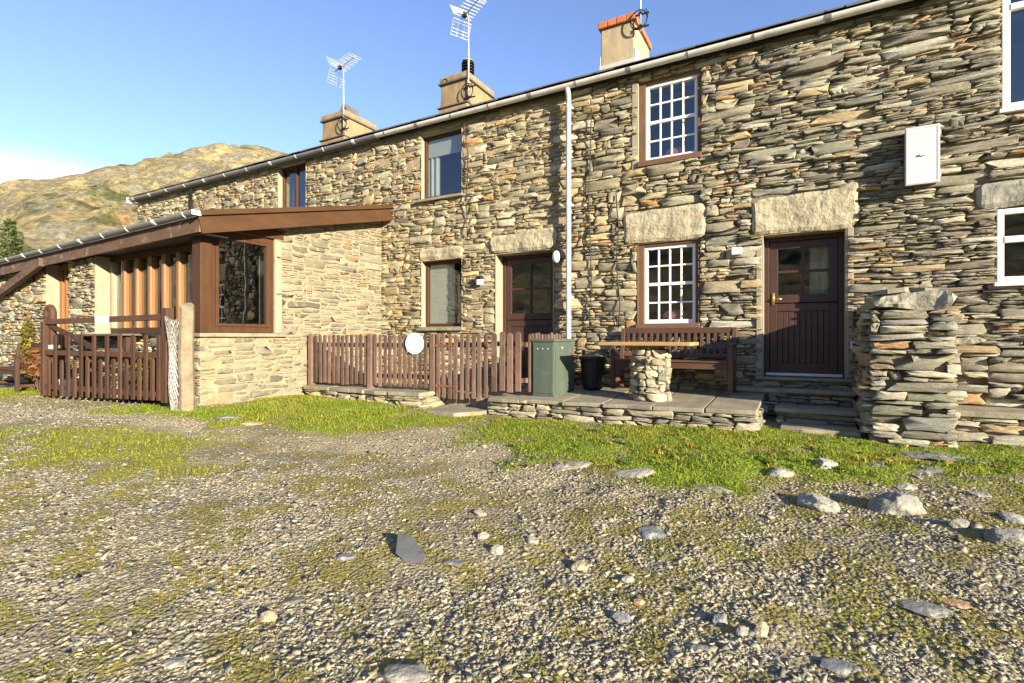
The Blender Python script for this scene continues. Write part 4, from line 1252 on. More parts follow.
# ------------------------------------------------------------------ bench
bx0, bx1 = ux(611, -.62), ux(733, -.60); bz = EZ - .735
be = thing('garden_bench', 'brown slatted wooden bench against the wall beneath the lower sash window', 'bench', ((bx0 + bx1) / 2, -.4, bz))
def bench(par, x0, x1, yf, yb, z, mat, n):
    for x in (x0, x1 - .06):
        m = MB(); m.box(x, x + .06, yf, yf + .06, z, z + .63); m.build('front_leg', mat, par, bevel=.006)
        m = MB(); m.bar((x + .03, yb - .03, z), (x + .03, yb - .03, z + .42), .06, .06); m.bar((x + .03, yb - .03, z + .42), (x + .03, yb + .06, z + .88), .06, .055); m.build('back_leg', mat, par, bevel=.005)
        m = MB(); m.box(x - .008, x + .068, yf - .03, yb - .01, z + .632, z + .665); m.build('armrest', mat, par, bevel=.008)
        m = MB(); m.box(x + .012, x + .048, yf + .062, yb - .062, z + .10, z + .15); m.build('side_rail', mat, par, bevel=.004); m = MB(); m.box(x + .012, x + .048, yf + .062, yb - .062, z + .34, z + .40); m.build('side_rail', mat, par, bevel=.004)
    m = MB(); m.box(x0 + .062, x1 - .062, yf + .01, yf + .045, z + .32, z + .405); 
    for s, xx in ((1, x0 + .062), (-1, x1 - .062)): m.prism([(xx, z + .318), (xx + s * .16, z + .318), (xx + s * .06, z + .26), (xx, z + .16)], yf + .012, yf + .043)
    m.build('apron', mat, par, bevel=.004)
    for i in range(5):
        y = yf - .01 + i * (yb - yf - .05) / 5; m = MB(); m.box(x0 + (.062 if i == 0 or i == 4 else .002), x1 - (.062 if i == 0 or i == 4 else .002), y, y + .075, z + .407, z + .43); m.build('seat_slat', mat, par, bevel=.004)
    dy = lambda h: (h - .42) / .46 * .09
    m = MB(); m.bar((x0 + .061, yb - .03 + dy(.85), z + .845), (x1 - .061, yb - .03 + dy(.85), z + .845), .035, .085); m.build('top_rail', mat, par, bevel=.006)
    m = MB(); m.bar((x0 + .061, yb - .03 + dy(.47), z + .49), (x1 - .061, yb - .03 + dy(.47), z + .49), .035, .06); m.build('lower_rail', mat, par, bevel=.005)
    for i in range(n):
        x = x0 + .061 + (x1 - x0 - .122) * (i + .5) / n; m = MB(); m.bar((x, yb - .03 + dy(.52), z + .52), (x, yb - .03 + dy(.80), z + .803), .042, .016, up=(0, 1, 0)); m.build('back_slat', mat, par, bevel=.003)
bench(be, bx0, bx1, -.64, -.16, bz, M_bench, 17)

# ------------------------------------------------------------------ green cabinet, tub
gx0, gx1, gy0, gy1 = -3.33, -2.965, -1.31, -.55; gz0, gz1 = EZ - .83, EZ - .012
gc = thing('green_cabinet', 'dull green metal cabinet with hinged lid at the end of the picket fence', 'cabinet', ((gx0 + gx1) / 2, (gy0 + gy1) / 2, gz0))
m = MB(); m.box(gx0 + .012, gx1 - .012, gy0 + .012, gy1, gz0, gz1 - .045); m.build('case', M_green, gc, bevel=.012)
m = MB(); m.box(gx0, gx1, gy0 - .005, gy1 + .01, gz1 - .043, gz1); m.build('lid', M_green, gc, bevel=.012)
m = MB(); m.box(gx0 + .03, gx1 - .03, gy0 + .004, gy0 + .011, gz0 + .05, gz1 - .08); dq = m.build('access_panel', M_green, gc, bevel=.004)
for dx in (.10, .18, .26):
    m = MB(lambda a, b, c, dx=dx: (gx0 + dx + a, gy0 + .003 - c, gz1 - .14 + b)); m.lathe((0, 0, 0), [(.012, 0), (.012, .006)], 10); m.build('screw', M_steel, dq)
m = MB(); m.box(gx1 - .0115, gx1 - .004, gy0 + .05, gy1 - .06, gz0 + .06, gz1 - .08); sp_ = m.build('side_panel', M_green, gc, bevel=.003)
for zz in (gz0 + .16, gz1 - .2):
    m = MB(); m.box(gx1 - .0035, gx1 + .008, gy1 - .16, gy1 - .08, zz - .04, zz + .04); m.build('hinge', M_rust, gc, bevel=.002)
m = MB(lambda a, b, c: (gx1 - .003 + c, gy0 + .25 + a, gz1 - .13 + b)); m.lathe((0, 0, 0), [(.02, 0), (.02, .012)], 12); m.build('lock', M_steel, gc)
px, py = ux(592, -.45), -.42
t = thing('plastic_tub', 'dark plastic planter tub in shade between green cabinet and stone pillar', 'tub', (px, py, EZ - .77))
m = MB(); m.lathe((px, py, EZ - .77), [(.14, 0), (.155, .03), (.19, .44), (.215, .45), (.215, .49), (.19, .495)], 20); m.build('tub_body', M_black, t)
m = MB(); m.lathe((px, py, EZ - .282), [(.185, 0), (.12, .02), (.02, .03)], 16); m.build('soil', M_dark, t)

# ------------------------------------------------------------------ driveway gate at the left
GA = np.array([-7.60, -3.95]); GB = np.array([-10.92, -4.18]); gd = (GB - GA) / np.linalg.norm(GB - GA); GL = float(np.linalg.norm(GB - GA))
# local a runs from the left end (0) to the right end (GL) so that -b faces the viewer
XG = lambda a, b, c: (GB[0] - gd[0] * a + gd[1] * b, GB[1] - gd[1] * a - gd[0] * b, c)
def ga(u):
    lo, hi = -.3, GL + .3
    for k in range(40):
        m_ = (lo + hi) / 2; p = np.array(XG(m_, 0, 0)[:2]) - np.array([0, CY]); uu = CX + F * (p @ np.array([RX, RY])) / (p @ np.array([FX, FY]))
        if uu < u: lo = m_
        else: hi = m_
    return m_
def gzz(u, v):
    a = ga(u); p = np.array(XG(a, 0, 0)[:2]) - np.array([0, CY]); t_ = p @ np.array([FX, FY]); return EZ + (HZ - v) / F * t_
gg = thing('field_gate', 'red brown wooden driveway gate with alternating tall and short pickets', 'gate', (*XG(GL / 2, 0, 0)[:2], gzz(110, 402)))
zb0, zb1 = gzz(50, 397), gzz(168, 402)
zbl = lambda a: zb0 + (zb1 - zb0) * a / GL + .02
NP = 18
for i in range(NP):
    u_ = 52 + (162 - 52) * i / (NP - 1); a = ga(u_); tall = i % 2 == 1
    zt = gzz(u_, 334.5) if tall else gzz(u_, 360 - 2.5 * i / NP)
    if i == 0: zt = gzz(u_, 359)
    m = MB(XG); picket(m, a, zbl(a), zt, w=.075, b=-.03); m.build('picket', M_gate, gg, bevel=.003, seg=1)
a0, a1 = ga(44), ga(166)
for z in (gzz(110, 391), gzz(110, 354)):
    m = MB(XG); m.box(a0 + .05, a1, -.029, .02, z - .04, z + .04); m.build('rail', M_gate, gg, bevel=.005)
zt_ = gzz(105, 320)
m = MB(XG); m.bar((a0 + .04, .0, gzz(46, 322)), (a1 + .02, .0, gzz(165, 317)), .05, .085); m.build('top_rail', M_gate, gg, bevel=.006)
m = MB(XG); m.bar((a0 + .12, .03, gzz(52, 325)), (ga(92), .03, gzz(92, 348)), .04, .075); m.build('brace', M_gate, gg, bevel=.005)
m = MB(XG); m.box(a1 - .02, a1 + .10, -.06, .05, zbl(GL) - .03, gzz(170, 308)); m.build('hanging_stile', M_gate, gg, bevel=.008)
m = MB(XG); m.box(a0 + .0, a0 + .09, -.05, .04, zbl(0), gzz(48, 322)); m.build('closing_stile', M_gate, gg, bevel=.008)
m = MB(XG); m.box(ga(97), ga(111), -.032, -.0255, zt_ - .055, zt_ + .055); pq = m.build('gate_plate', M_boxg, gg, bevel=.003)
m = MB(XG)
x = ga(98.5)
for zz in (.018, -.016):
    x = ga(98.2)
    while x < ga(109.5): wq = random.uniform(.015, .04); m.box(x, x + wq, -.0345, -.0325, zt_ + zz - .006, zt_ + zz + .006); x += wq + .012
m.build('plate_lettering', M_text, pq)
# left post with a bent hoop
lp = XG(a0 - .10, .06, 0); zt_ = gzz(47, 314)
t = thing('gate_post', 'left brown gate post with a curved hoop top', 'post', (lp[0], lp[1], gz(lp[0], lp[1])))
pts = [(a0 + .10, .08, gz(lp[0], lp[1]) - .03), (a0 + .10, .08, zt_)] + [(a0 + .0 + .10 * math.cos(q), .08, zt_ + .12 * math.sin(q)) for q in np.linspace(.3, math.pi, 8)] + [(a0 - .10, .08, zt_ - .08)]
m = MB(XG); m.tube(pts, .05, 10); m.build('hoop', M_gate, t, smooth=True)
m = MB(XG); m.box(a0 - .06, a0 + .16, .02, .13, gzz(47, 349), gzz(47, 345)); m.build('strap', M_boxg, t)
# pale stone post + wire netting
pp = (ux(186.5, -3.98), -3.98); z0 = gz(*pp)
mb = MB(); n = 8; g = random.Random(8)
H = uz(187, 303, -3.98) - z0
for k in range(9):
    zz = z0 - .1 + (H + .1) * k / 8
    for j in range(n):
        q = 2 * math.pi * (j + .5) / n; rr_ = .098 * (1 - .012 * k) * (1 + g.uniform(-.04, .04))
        mb.pt(pp[0] + rr_ * math.cos(q) * 1.02 + .012 * math.sin(k), pp[1] + rr_ * math.sin(q), zz + (0 if k < 8 else -.05 * (math.cos(q) > 0) + .02 * math.sin(q)))
for k in range(8):
    for j in range(n): mb.f.append((k*n + j, k*n + (j+1) % n, (k+1)*n + (j+1) % n, (k+1)*n + j))
mb.f.append(tuple(range(8*n, 9*n)))
po = mb.build('stone_post', M_postst, bevel=.012); tag(po, 'pale weathered stone post at the corner of the lean-to', 'post')
wp = (ux(175.5, -4.02), -4.03); zw = gz(*wp); mb = MB(); n = 16; K = 22; hw = uz(175, 318, -4.03) - zw
for k in range(K + 1):
    f_ = k / K; r0 = .085 + .06 * f_ ** 2 + .02 * math.sin(f_ * 7)
    for j in range(n):
        q = 2 * math.pi * (j + .5 * (k % 2)) / n; rr_ = r0 * (1 + .22 * math.sin(3 * q + f_ * 4))
        mb.pt(wp[0] + rr_ * math.cos(q) * .9 + .05 * (1 - f_), wp[1] + rr_ * math.sin(q) * .6, zw + hw * f_ + .03 * math.sin(q * 2) * (k == K))
for k in range(K):
    for j in range(n):
        if k % 2 == 0: mb.f += [(k*n + j, k*n + (j+1) % n, (k+1)*n + j), (k*n + (j+1) % n, (k+1)*n + (j+1) % n, (k+1)*n + j)]
        else: mb.f += [(k*n + j, (k+1)*n + (j+1) % n, (k+1)*n + j), (k*n + j, k*n + (j+1) % n, (k+1)*n + (j+1) % n)]
wn = mb.build('wire_netting', M_wire); md = wn.modifiers.new('wire', 'WIREFRAME'); md.thickness = .006
tag(wn, 'crumpled roll of chicken wire standing against the pale stone post', 'wire netting')

# ------------------------------------------------------------------ things behind the driveway gate
def leaf_cloud(mb, c, r, n, size, col, seed, flat=1.0, shell=.3):
    g = np.random.default_rng(seed)
    for _ in range(n):
        d = g.normal(size=3); d /= np.linalg.norm(d); rr_ = (shell + (1 - shell) * g.random() ** .6)
        p = np.array(c) + d * np.array(r) * rr_
        nrm = g.normal(size=3) + d * .8; nrm /= np.linalg.norm(nrm)
        a = np.cross(nrm, g.normal(size=3)); a /= np.linalg.norm(a); b = np.cross(nrm, a)
        s = size * g.uniform(.6, 1.35)
        mb.col = tuple(np.array(col) * g.uniform(.55, 1.45) * np.array([g.uniform(.85, 1.3), 1, g.uniform(.7, 1.1)]))
        i = len(mb.v)
        mb.pt(*(p - a * s)); mb.pt(*(p + b * s * .42)); mb.pt(*(p + a * s)); mb.pt(*(p - b * s * .42))
        mb.f.append((i, i+1, i+2, i+3))
    mb.col = None
def pot_plant(x, y, h, rp, label, name, col, pm, lr, n, seed, size=.05):
    z = gz(x, y); t = thing(name, label, 'plant', (x, y, z), group=None)
    m = MB(); m.lathe((x, y, z), [(rp * .72, 0), (rp, h * .85), (rp * 1.1, h * .86), (rp * 1.1, h), (rp * .9, h)], 18); m.build('pot', pm, t, smooth=False)
    m = MB(); leaf_cloud(m, (x, y, z + h + lr * .75), (lr, lr, lr), n, size, col, seed); m.build('foliage', M_leaf, t)
    m = MB(); 
    for k in range(4): m.tube([(x, y, z + h - .05), (x + random.uniform(-.5, .5) * lr, y + random.uniform(-.5, .5) * lr, z + h + lr)], .006, 5)
    m.build('stem', M_bark, t)
pot_plant(ux(145, -3.80), -3.78, .28, .15, 'leafy yellow green plant in a dark pot behind the right half of gate', 'potted_plant', (.11, .14, .02), M_black, .26, 260, 1)
pot_plant(ux(131, -3.80), -3.80, .45, .13, 'small bright green plant in a tall dark pot behind the gate middle', 'potted_plant', (.07, .13, .03), M_black, .14, 130, 2, .035)
pot_plant(ux(66, -3.95), -3.92, .30, .14, 'white pot holding a low plant behind the left end of gate', 'potted_plant', (.08, .11, .03), M_white, .12, 80, 3, .035)
tx2 = ux(112, -3.80); zt2 = uz(100, 334, -3.8); zg = gz(tx2, -3.85)
t = thing('slate_table', 'dark slate topped table standing behind the driveway gate', 'table', (tx2, -3.84, zg))
m = MB(); m.box(tx2 - .95, tx2 + .75, -3.98, -3.68, zt2 - .03, zt2); m.build('tabletop', M_slate, t, bevel=.006)
for dx in (-.82, .62):
    m = MB(); m.box(tx2 + dx - .05, tx2 + dx + .05, -3.9, -3.76, zg - .02, zt2 - .032); m.build('leg', M_gate, t, bevel=.004)
m = MB(); m.box(tx2 - .76, tx2 + .56, -3.93, -3.72, zt2 - .26, zt2 - .23); m.build('shelf', M_slate, t, bevel=.004)
# rusty shrub left of the gate
sx, sy = ux(40, -4.0), -4.0; zg = gz(sx, sy)
t = thing('rusty_shrub', 'rust brown dead bracken heap by the hooped gate post', 'shrub', (sx, sy, zg))
m = MB(); leaf_cloud(m, (sx, sy, zg + .52), (.36, .22, .30), 900, .06, (.17, .085, .03), 4); m.build('foliage', M_leaf, t)
m = MB()
for k in range(9): m.tube([(sx + random.uniform(-.05, .05), sy, zg - .02), (sx + random.uniform(-.3, .3), sy + random.uniform(-.15, .15), zg + .6)], .008, 5)
m.build('stem', M_bark, t)
# creeper on the wall
cx_, cz_ = ux(30, YF - .06), EZ
t = thing('wall_creeper', 'thin yellow green creeper climbing the lean-to wall beside far left bench', 'climbing plant', (cx_, YF - .06, gz(cx_, YF - .1)))
m = MB(); leaf_cloud(m, (cx_, YF - .10, EZ - .2), (.26, .07, .62), 520, .05, (.17, .16, .03), 5); m.build('foliage', M_leaf, t)
m = MB(); zg = gz(cx_, YF - .1)
for k in range(4): m.tube([(cx_ + .03 * k, YF - .06, zg - .02), (cx_ - .1 + .08 * k, YF - .07, EZ - .5), (cx_ - .12 + .09 * k, YF - .06, EZ + .25)], .009, 5)
m.build('stem', M_bark, t)
# far left bench
b2 = thing('garden_bench', 'reddish wooden bench at far left edge against the lean-to wall', 'bench', (ux(4, -4.1), -4.0, gz(ux(4, -4.1), -4.0)))
xb1 = ux(17, -4.2); bench(b2, xb1 - 1.5, xb1, -4.22, -3.76, gz(xb1, -4.0), M_gate, 15)
# ------------------------------------------------------------------ ground
def poly_sd(px, py, poly):
    """signed distance (negative inside)"""
    P = np.array(poly, float); n = len(P); d = np.full(px.shape, 1e9); ins = np.zeros(px.shape, bool)
    for i in range(n):
        a, b = P[i], P[(i + 1) % n]; e = b - a
        wx, wy = px - a[0], py - a[1]
        t = np.clip((wx * e[0] + wy * e[1]) / (e @ e + 1e-12), 0, 1)
        d = np.minimum(d, np.hypot(wx - e[0] * t, wy - e[1] * t))
        c = (a[1] > py) != (b[1] > py)
        xi = a[0] + (py - a[1]) / (e[1] if abs(e[1]) > 1e-9 else 1e-9) * e[0]
        ins ^= c & (px < xi)
    return np.where(ins, -d, d)
PX = lambda pts: [G(u, v) for u, v in pts]
GRASS_A = PX([(130, 408), (200, 406), (312, 396), (435, 404), (483, 416), (472, 425), (420, 426), (345, 432), (300, 430), (230, 424), (165, 416)])
GRASS_B = PX([(478, 417), (640, 427), (762, 428), (880, 446), (1024, 448), (1100, 452), (1100, 478), (1010, 482), (900, 474), (840, 484), (790, 484), (730, 486), (650, 478), (570, 464), (480, 440)])
GRASS_E = PX([(-60, 390), (45, 389), (44, 396), (-60, 399)])
MOSS_C = PX([(0, 436), (70, 428), (150, 432), (205, 446), (215, 470), (100, 476), (0, 462)])
MOSS_D = PX([(205, 432), (330, 440), (470, 440), (640, 482), (900, 484), (1024, 482), (1024, 510), (720, 540), (560, 500), (420, 470), (280, 478)])
MOSS_F = PX([(230, 470), (420, 480), (560, 520), (480, 560), (330, 520)])
MOSS_G = PX([(620, 560), (700, 545), (760, 600), (730, 640), (650, 600)])
MOSS_H = PX([(60, 690), (200, 665), (280, 600), (330, 610), (300, 690)])
TRACK = PX([(-40, 399), (120, 407), (200, 420), (300, 434), (420, 428), (476, 428), (560, 470), (700, 500), (560, 500), (430, 462), (300, 452), (190, 436), (90, 424), (-40, 424)])
def sstep(x, a, b):
    t = np.clip((x - a) / (b - a), 0, 1); return t * t * (3 - 2 * t)
def covers(x, y):
    x = np.asarray(x, float); y = np.asarray(y, float)
    nz = fbm(x, y, 2.2, 4) - .5
    gA = np.maximum.reduce([sstep(-(poly_sd(x, y, p) + nz * 1.5), -.30, .22) for p in (GRASS_A, GRASS_B, GRASS_E)])
    patch = fbm(x + 9, y + 4, 3.3, 4)
    gr = gA * sstep(patch, .22, .40)
    turf = sstep(-(poly_sd(x, y, MOSS_C) + nz * 1.3), -.35, .30) * .62 * sstep(patch, .28, .52)
    gr = np.maximum(gr, turf)
    mo = np.maximum.reduce([sstep(-(poly_sd(x, y, p) + nz * 1.4), -.35, .25) * k for p, k in ((MOSS_C, 1.35), (MOSS_D, .80), (MOSS_F, .62), (MOSS_G, .6), (MOSS_H, .55))])
    fine = fbm(x - 30, y + 12, 5.5, 5, .6)
    ms = np.clip(np.maximum(mo, .55), 0, 1.4)
    moss = sstep(fine, .61 - .32 * ms, .78 - .32 * ms)
    tr = sstep(-(poly_sd(x, y, TRACK) + nz * .8), -.25, .25)
    moss = np.maximum(moss * (1 - .97 * tr), gA * .9)
    d = np.hypot(x, y - CY)
    out = sstep(d, 16, 26)
    gr = gr * (1 - out) + out * .8
    return gr, np.clip(moss * (1 - out) + out, 0, 1)
def axis(lo, hi, step, far):
    a = list(np.arange(lo, hi + 1e-6, step)); s = step; v = a[-1]
    while v < far: s *= 1.35; v += s; a.append(v)
    s = step; v = a[0]
    while v > -far: s *= 1.35; v -= s; a.insert(0, v)
    return np.array(a)
gxs = axis(-12.5, 4.5, .055, 1400); gys = axis(-7.6, .3, .055, 1400)
XX, YY = np.meshgrid(gxs, gys, indexing='ij'); fx_, fy_ = XX.ravel(), YY.ravel()
ZZ = ground(fx_, fy_)
gr_, mo_ = covers(fx_, fy_)
ZZ = ZZ + gr_ * .012 + (fbm(fx_, fy_, 9, 3) - .5) * .02
nxg, nyg = len(gxs), len(gys)
I = np.arange(nxg * nyg).reshape(nxg, nyg)
quads = np.stack([I[:-1, :-1], I[1:, :-1], I[1:, 1:], I[:-1, 1:]], -1).reshape(-1, 4)
_nz = fbm(fx_, fy_, 2.2, 4) - .5
colr = np.stack([gr_, mo_, sstep(-(poly_sd(fx_, fy_, TRACK) + _nz * .8), -.25, .25)], 1)
def ground_mat():
    m, n, b = nt('gravel_and_moss'); L = n.links
    tc = N(n, 'ShaderNodeTexCoord'); at = N(n, 'ShaderNodeAttribute'); at.attribute_name = 'tint'
    sp = N(n, 'ShaderNodeSeparateColor'); L.new(at.outputs['Color'], sp.inputs[0])
    v1 = N(n, 'ShaderNodeTexVoronoi'); v1.inputs['Scale'].default_value = 42; L.new(tc.outputs['Object'], v1.inputs['Vector'])
    v2 = N(n, 'ShaderNodeTexVoronoi'); v2.inputs['Scale'].default_value = 95; L.new(tc.outputs['Object'], v2.inputs['Vector'])
    s2 = N(n, 'ShaderNodeSeparateColor'); L.new(v1.outputs['Color'], s2.inputs[0])
    r = ramp(n, [(0, (.09, .085, .07)), (.3, (.20, .185, .14)), (.55, (.29, .26, .19)), (.8, (.36, .34, .27)), (1, (.46, .42, .32))]); L.new(s2.outputs[0], r.inputs[0])
    s3 = N(n, 'ShaderNodeSeparateColor'); L.new(v2.outputs['Color'], s3.inputs[0])
    r3 = ramp(n, [(0, (.14, .12, .08)), (.5, (.26, .23, .16)), (1, (.40, .36, .26))]); L.new(s3.outputs[0], r3.inputs[0])
    base = mix(n, 'MIX', .5, r.outputs[0], r3.outputs[0])
    base = mix(n, 'MIX', sp.outputs[2], base, mix(n, 'MULTIPLY', 1.0, r3.outputs[0], (1.35, 1.35, 1.35)))
    no = N(n, 'ShaderNodeTexNoise'); no.inputs['Scale'].default_value = 1.3; no.inputs['Detail'].default_value = 6; L.new(tc.outputs['Object'], no.inputs['Vector'])
    rn = ramp(n, [(.3, (.62, .60, .53)), (.7, (1.0, .96, .84))]); L.new(no.outputs['Fac'], rn.inputs[0])
    base = mix(n, 'MULTIPLY', 1, base, rn.outputs[0])
    nm = N(n, 'ShaderNodeTexNoise'); nm.inputs['Scale'].default_value = 28; nm.inputs['Detail'].default_value = 5; L.new(tc.outputs['Object'], nm.inputs['Vector'])
    rm = ramp(n, [(.3, (.10, .10, .02)), (.55, (.19, .17, .035)), (.75, (.27, .215, .06))]); L.new(nm.outputs['Fac'], rm.inputs[0])
    ad = N(n, 'ShaderNodeMath', operation='MULTIPLY'); L.new(sp.outputs[1], ad.inputs[0])
    rr_ = ramp(n, [(.35, (.25,) * 3), (.6, (1,) * 3)]); L.new(nm.outputs['Fac'], rr_.inputs[0]); L.new(rr_.outputs[0], ad.inputs[1])
    c = mix(n, 'MIX', ad.outputs[0], base, rm.outputs[0])
    rg = ramp(n, [(.3, (.12, .17, .016)), (.7, (.21, .25, .025))]); L.new(nm.outputs['Fac'], rg.inputs[0])
    c = mix(n, 'MIX', sp.outputs[0], c, rg.outputs[0])
    L.new(c, b.inputs['Base Color']); b.inputs['Roughness'].default_value = .92; b.inputs['Specular IOR Level'].default_value = .2
    b1 = N(n, 'ShaderNodeBump'); b1.inputs['Strength'].default_value = .9; b1.inputs['Distance'].default_value = .012; b1.invert = True
    L.new(v1.outputs['Distance'], b1.inputs['Height'])
    b2 = N(n, 'ShaderNodeBump'); b2.inputs['Strength'].default_value = .7; b2.inputs['Distance'].default_value = .012
    L.new(nm.outputs['Fac'], b2.inputs['Height']); L.new(b1.outputs[0], b2.inputs['Normal']); L.new(b2.outputs[0], b.inputs['Normal'])
    return m
go = raw_mesh('ground', np.stack([fx_, fy_, ZZ], 1), quads, colr, ground_mat(), smooth=True)
tag(go, kind='structure')
def gz2(x, y):
    g_, _ = covers(x, y)
    return ground(x, y) + g_ * .012 + (fbm(x, y, 9, 3) - .5) * .02

# ------------------------------------------------------------------ gravel chips (stuff)
def ico():
    bm = bmesh.new(); bmesh.ops.create_cube(bm, size=1.45); bmesh.ops.triangulate(bm, faces=bm.faces)
    v = np.array([p.co[:] for p in bm.verts]); f = np.array([[q.index for q in p.verts] for p in bm.faces]); bm.free(); return v, f
IV, IF = ico()
def chips(name, n, tmin, tmax, size, seed, pal, amax=1.25, fade=None):
    g = np.random.default_rng(seed)
    t = np.sqrt(g.uniform(tmin ** 2, tmax ** 2, n)); a = g.uniform(-amax, amax, n)
    x = t * (FX + a * RX); y = CY + t * (FY + a * RY)
    gr, mo = covers(x, y)
    clump = sstep(fbm(x + 3, y - 7, 1.6, 4), .30, .62)
    keep = (g.random(n) > gr * 1.2) & (g.random(n) > mo * .78) & (g.random(n) < .22 + .78 * clump) & (y < -.75)
    if fade: keep &= g.random(n) < (sstep(t, fade[0], fade[1]) if fade[0] < fade[1] else 1 - sstep(t, fade[1], fade[0]))
    keep &= ~((x < XEND - .05) & (y > -3.7) ) & ~((x > -7.5) & (x < -.3) & (y > -2.0)) & ~((x > .55) & (y > -1.45))
    x, y = x[keep], y[keep]; n = len(x); t = t[keep]
    z = gz2(x, y)
    s = size * np.exp(g.normal(0, .46, n)) * (1 + .02 * np.maximum(t - 3, 0))
    s = np.minimum(s, size * 2.6)
    el = g.uniform(.75, 1.5, n); fl = g.uniform(.12, .38, n)
    ang = g.uniform(0, 2 * np.pi, n); tx_, ty_ = g.normal(0, .25, n), g.normal(0, .25, n)
    V = IV[None] * (1 + g.normal(0, .26, (n, len(IV), 1))) + g.normal(0, .16, (n, len(IV), 3))
    V = V * np.stack([s * el, s / el, s * fl], 1)[:, None]
    V[:, :, 2] += V[:, :, 0] * tx_[:, None] + V[:, :, 1] * ty_[:, None]
    c, s_ = np.cos(ang)[:, None], np.sin(ang)[:, None]
    X = V[:, :, 0] * c - V[:, :, 1] * s_ + x[:, None]; Y = V[:, :, 0] * s_ + V[:, :, 1] * c + y[:, None]
    Z = V[:, :, 2] + (z + s * fl * g.uniform(.05, .6, n))[:, None]
    P = np.stack([X, Y, Z], 2).reshape(-1, 3)
    T = (IF[None] + (np.arange(n) * len(IV))[:, None, None]).reshape(-1, 3)
    w = np.array([p[0] for p in pal]); k = g.choice(len(pal), n, p=w / w.sum()); C = np.array([p[1:] for p in pal])[k] * np.array([1.20, 1.155, 1.03]) * g.uniform(.7, 1.25, (n, 1))
    o = raw_mesh(name, P, T, np.repeat(C, len(IV), 0), M_gravel); tag(o, kind='stuff'); return o
PAL_G = [(.34,.20,.19,.15),(.25,.255,.24,.19),(.10,.34,.315,.25),(.12,.27,.225,.145),(.10,.12,.113,.095),(.09,.18,.185,.18)]
chips('gravel', 135000, 1.5, 5.4, .0074, 1, PAL_G, fade=(5.4, 2.8))
chips('gravel', 50000, 1.5, 3.8, .0066, 9, PAL_G, fade=(3.8, 2.2))
chips('gravel', 185000, 2.4, 9.5, .0064, 2, PAL_G, amax=1.1, fade=(2.4, 4.2))
chips('gravel', 420, 1.5, 7.5, .018, 3, PAL_G, amax=1.2)

# ------------------------------------------------------------------ grass and moss tufts (stuff)
def blades(name, x, y, h, w, col, seed, lean=.6):
    g = np.random.default_rng(seed); n = len(x); z = gz2(x, y) - .004
    ang = g.uniform(0, 2 * np.pi, n); dx, dy = np.cos(ang), np.sin(ang)
    la = g.uniform(0, 2 * np.pi, n); le = g.random(n) * lean * h
    lx, ly = np.cos(la) * le, np.sin(la) * le
    P = np.zeros((n, 5, 3))
    for k, (f, ww) in enumerate(((0, 1), (0, -1), (.55, .8), (.55, -.8), (1, 0))):
        P[:, k, 0] = x + dx * w * ww * .5 + lx * f ** 1.7; P[:, k, 1] = y + dy * w * ww * .5 + ly * f ** 1.7; P[:, k, 2] = z + h * f * (1 - .25 * (le / np.maximum(h, 1e-6)) * f)
    B = (np.arange(n) * 5)[:, None]
    T = np.concatenate([B + [0, 1, 3], B + [0, 3, 2], B + [2, 3, 4]])
    o = raw_mesh(name, P.reshape(-1, 3), T, np.repeat(col, 5, 0), M_grass); tag(o, kind='stuff'); return o
def bare(x, y):
    return ~((x < XEND - .02) & (y > -3.66)) & ~((x > XEND) & (x < -4.7) & (y > -1.95)) & ~((x > TX0 - .05) & (x < TX1 + .05) & (y > -1.63)) & ~((x > SX0 - .05) & (x < SX1 + .05) & (y > SY - .02)) & ~((x > SX1) & (y > -.66)) & ~((x > -4.75) & (x < -3.85) & (y > -1.5)) & ~((x > -.3) & (x < .62) & (y > -1.2))
g = np.random.default_rng(77)
n = 330000
t = np.sqrt(g.uniform(3.6 ** 2, 13.5 ** 2, n)); a = g.uniform(-1.15, 1.2, n); x = t * (FX + a * RX); y = CY + t * (FY + a * RY)
gr, mo = covers(x, y); k = (g.random(n) < gr * 1.1) & bare(x, y); x, y, t = x[k], y[k], t[k]; n = len(x)
hn = fbm(x, y, 3.0, 3); base = np.array([.22, .29, .024])
yel = np.clip((fbm(x + 50, y, 1.8, 4) - .40) * 4, 0, 1)[:, None]
col = (base * (1 - yel * .6) + np.array([.34, .30, .04]) * yel * .6) * g.uniform(.6, 1.4, (n, 1))
dry = g.random(n) < .06; col[dry] = np.array([.36, .28, .11]) * g.uniform(.7, 1.2, (dry.sum(), 1))
blades('grass', x, y, (.011 + .028 * hn) * g.uniform(.6, 1.5, n) * (1 + .6 * sstep(fbm(x + 70, y - 20, 2.6, 3), .56, .70)), .0070 * (1 + .06 * t), col, 5, lean=.95)
n = 340000
t = np.sqrt(g.uniform(1.6 ** 2, 9.0 ** 2, n)); a = g.uniform(-1.2, 1.2, n); x = t * (FX + a * RX); y = CY + t * (FY + a * RY)
gr, mo = covers(x, y); k = (g.random(n) < np.clip(mo - .12, 0, 1) ** 1.3 * .9) & (gr < .8) & bare(x, y); x, y, t = x[k], y[k], t[k]; n = len(x)
pat = np.clip((fbm(x - 8, y + 3, 2.4, 4) - .38) * 4, 0, 1)[:, None]
col = (np.array([.24, .25, .03]) * (1 - pat) + np.array([.29, .225, .06]) * pat) * g.uniform(.6, 1.35, (n, 1))
blades('moss', x, y, g.uniform(.006, .022, n), .006 * (1 + .12 * t), col, 6, lean=1.4)
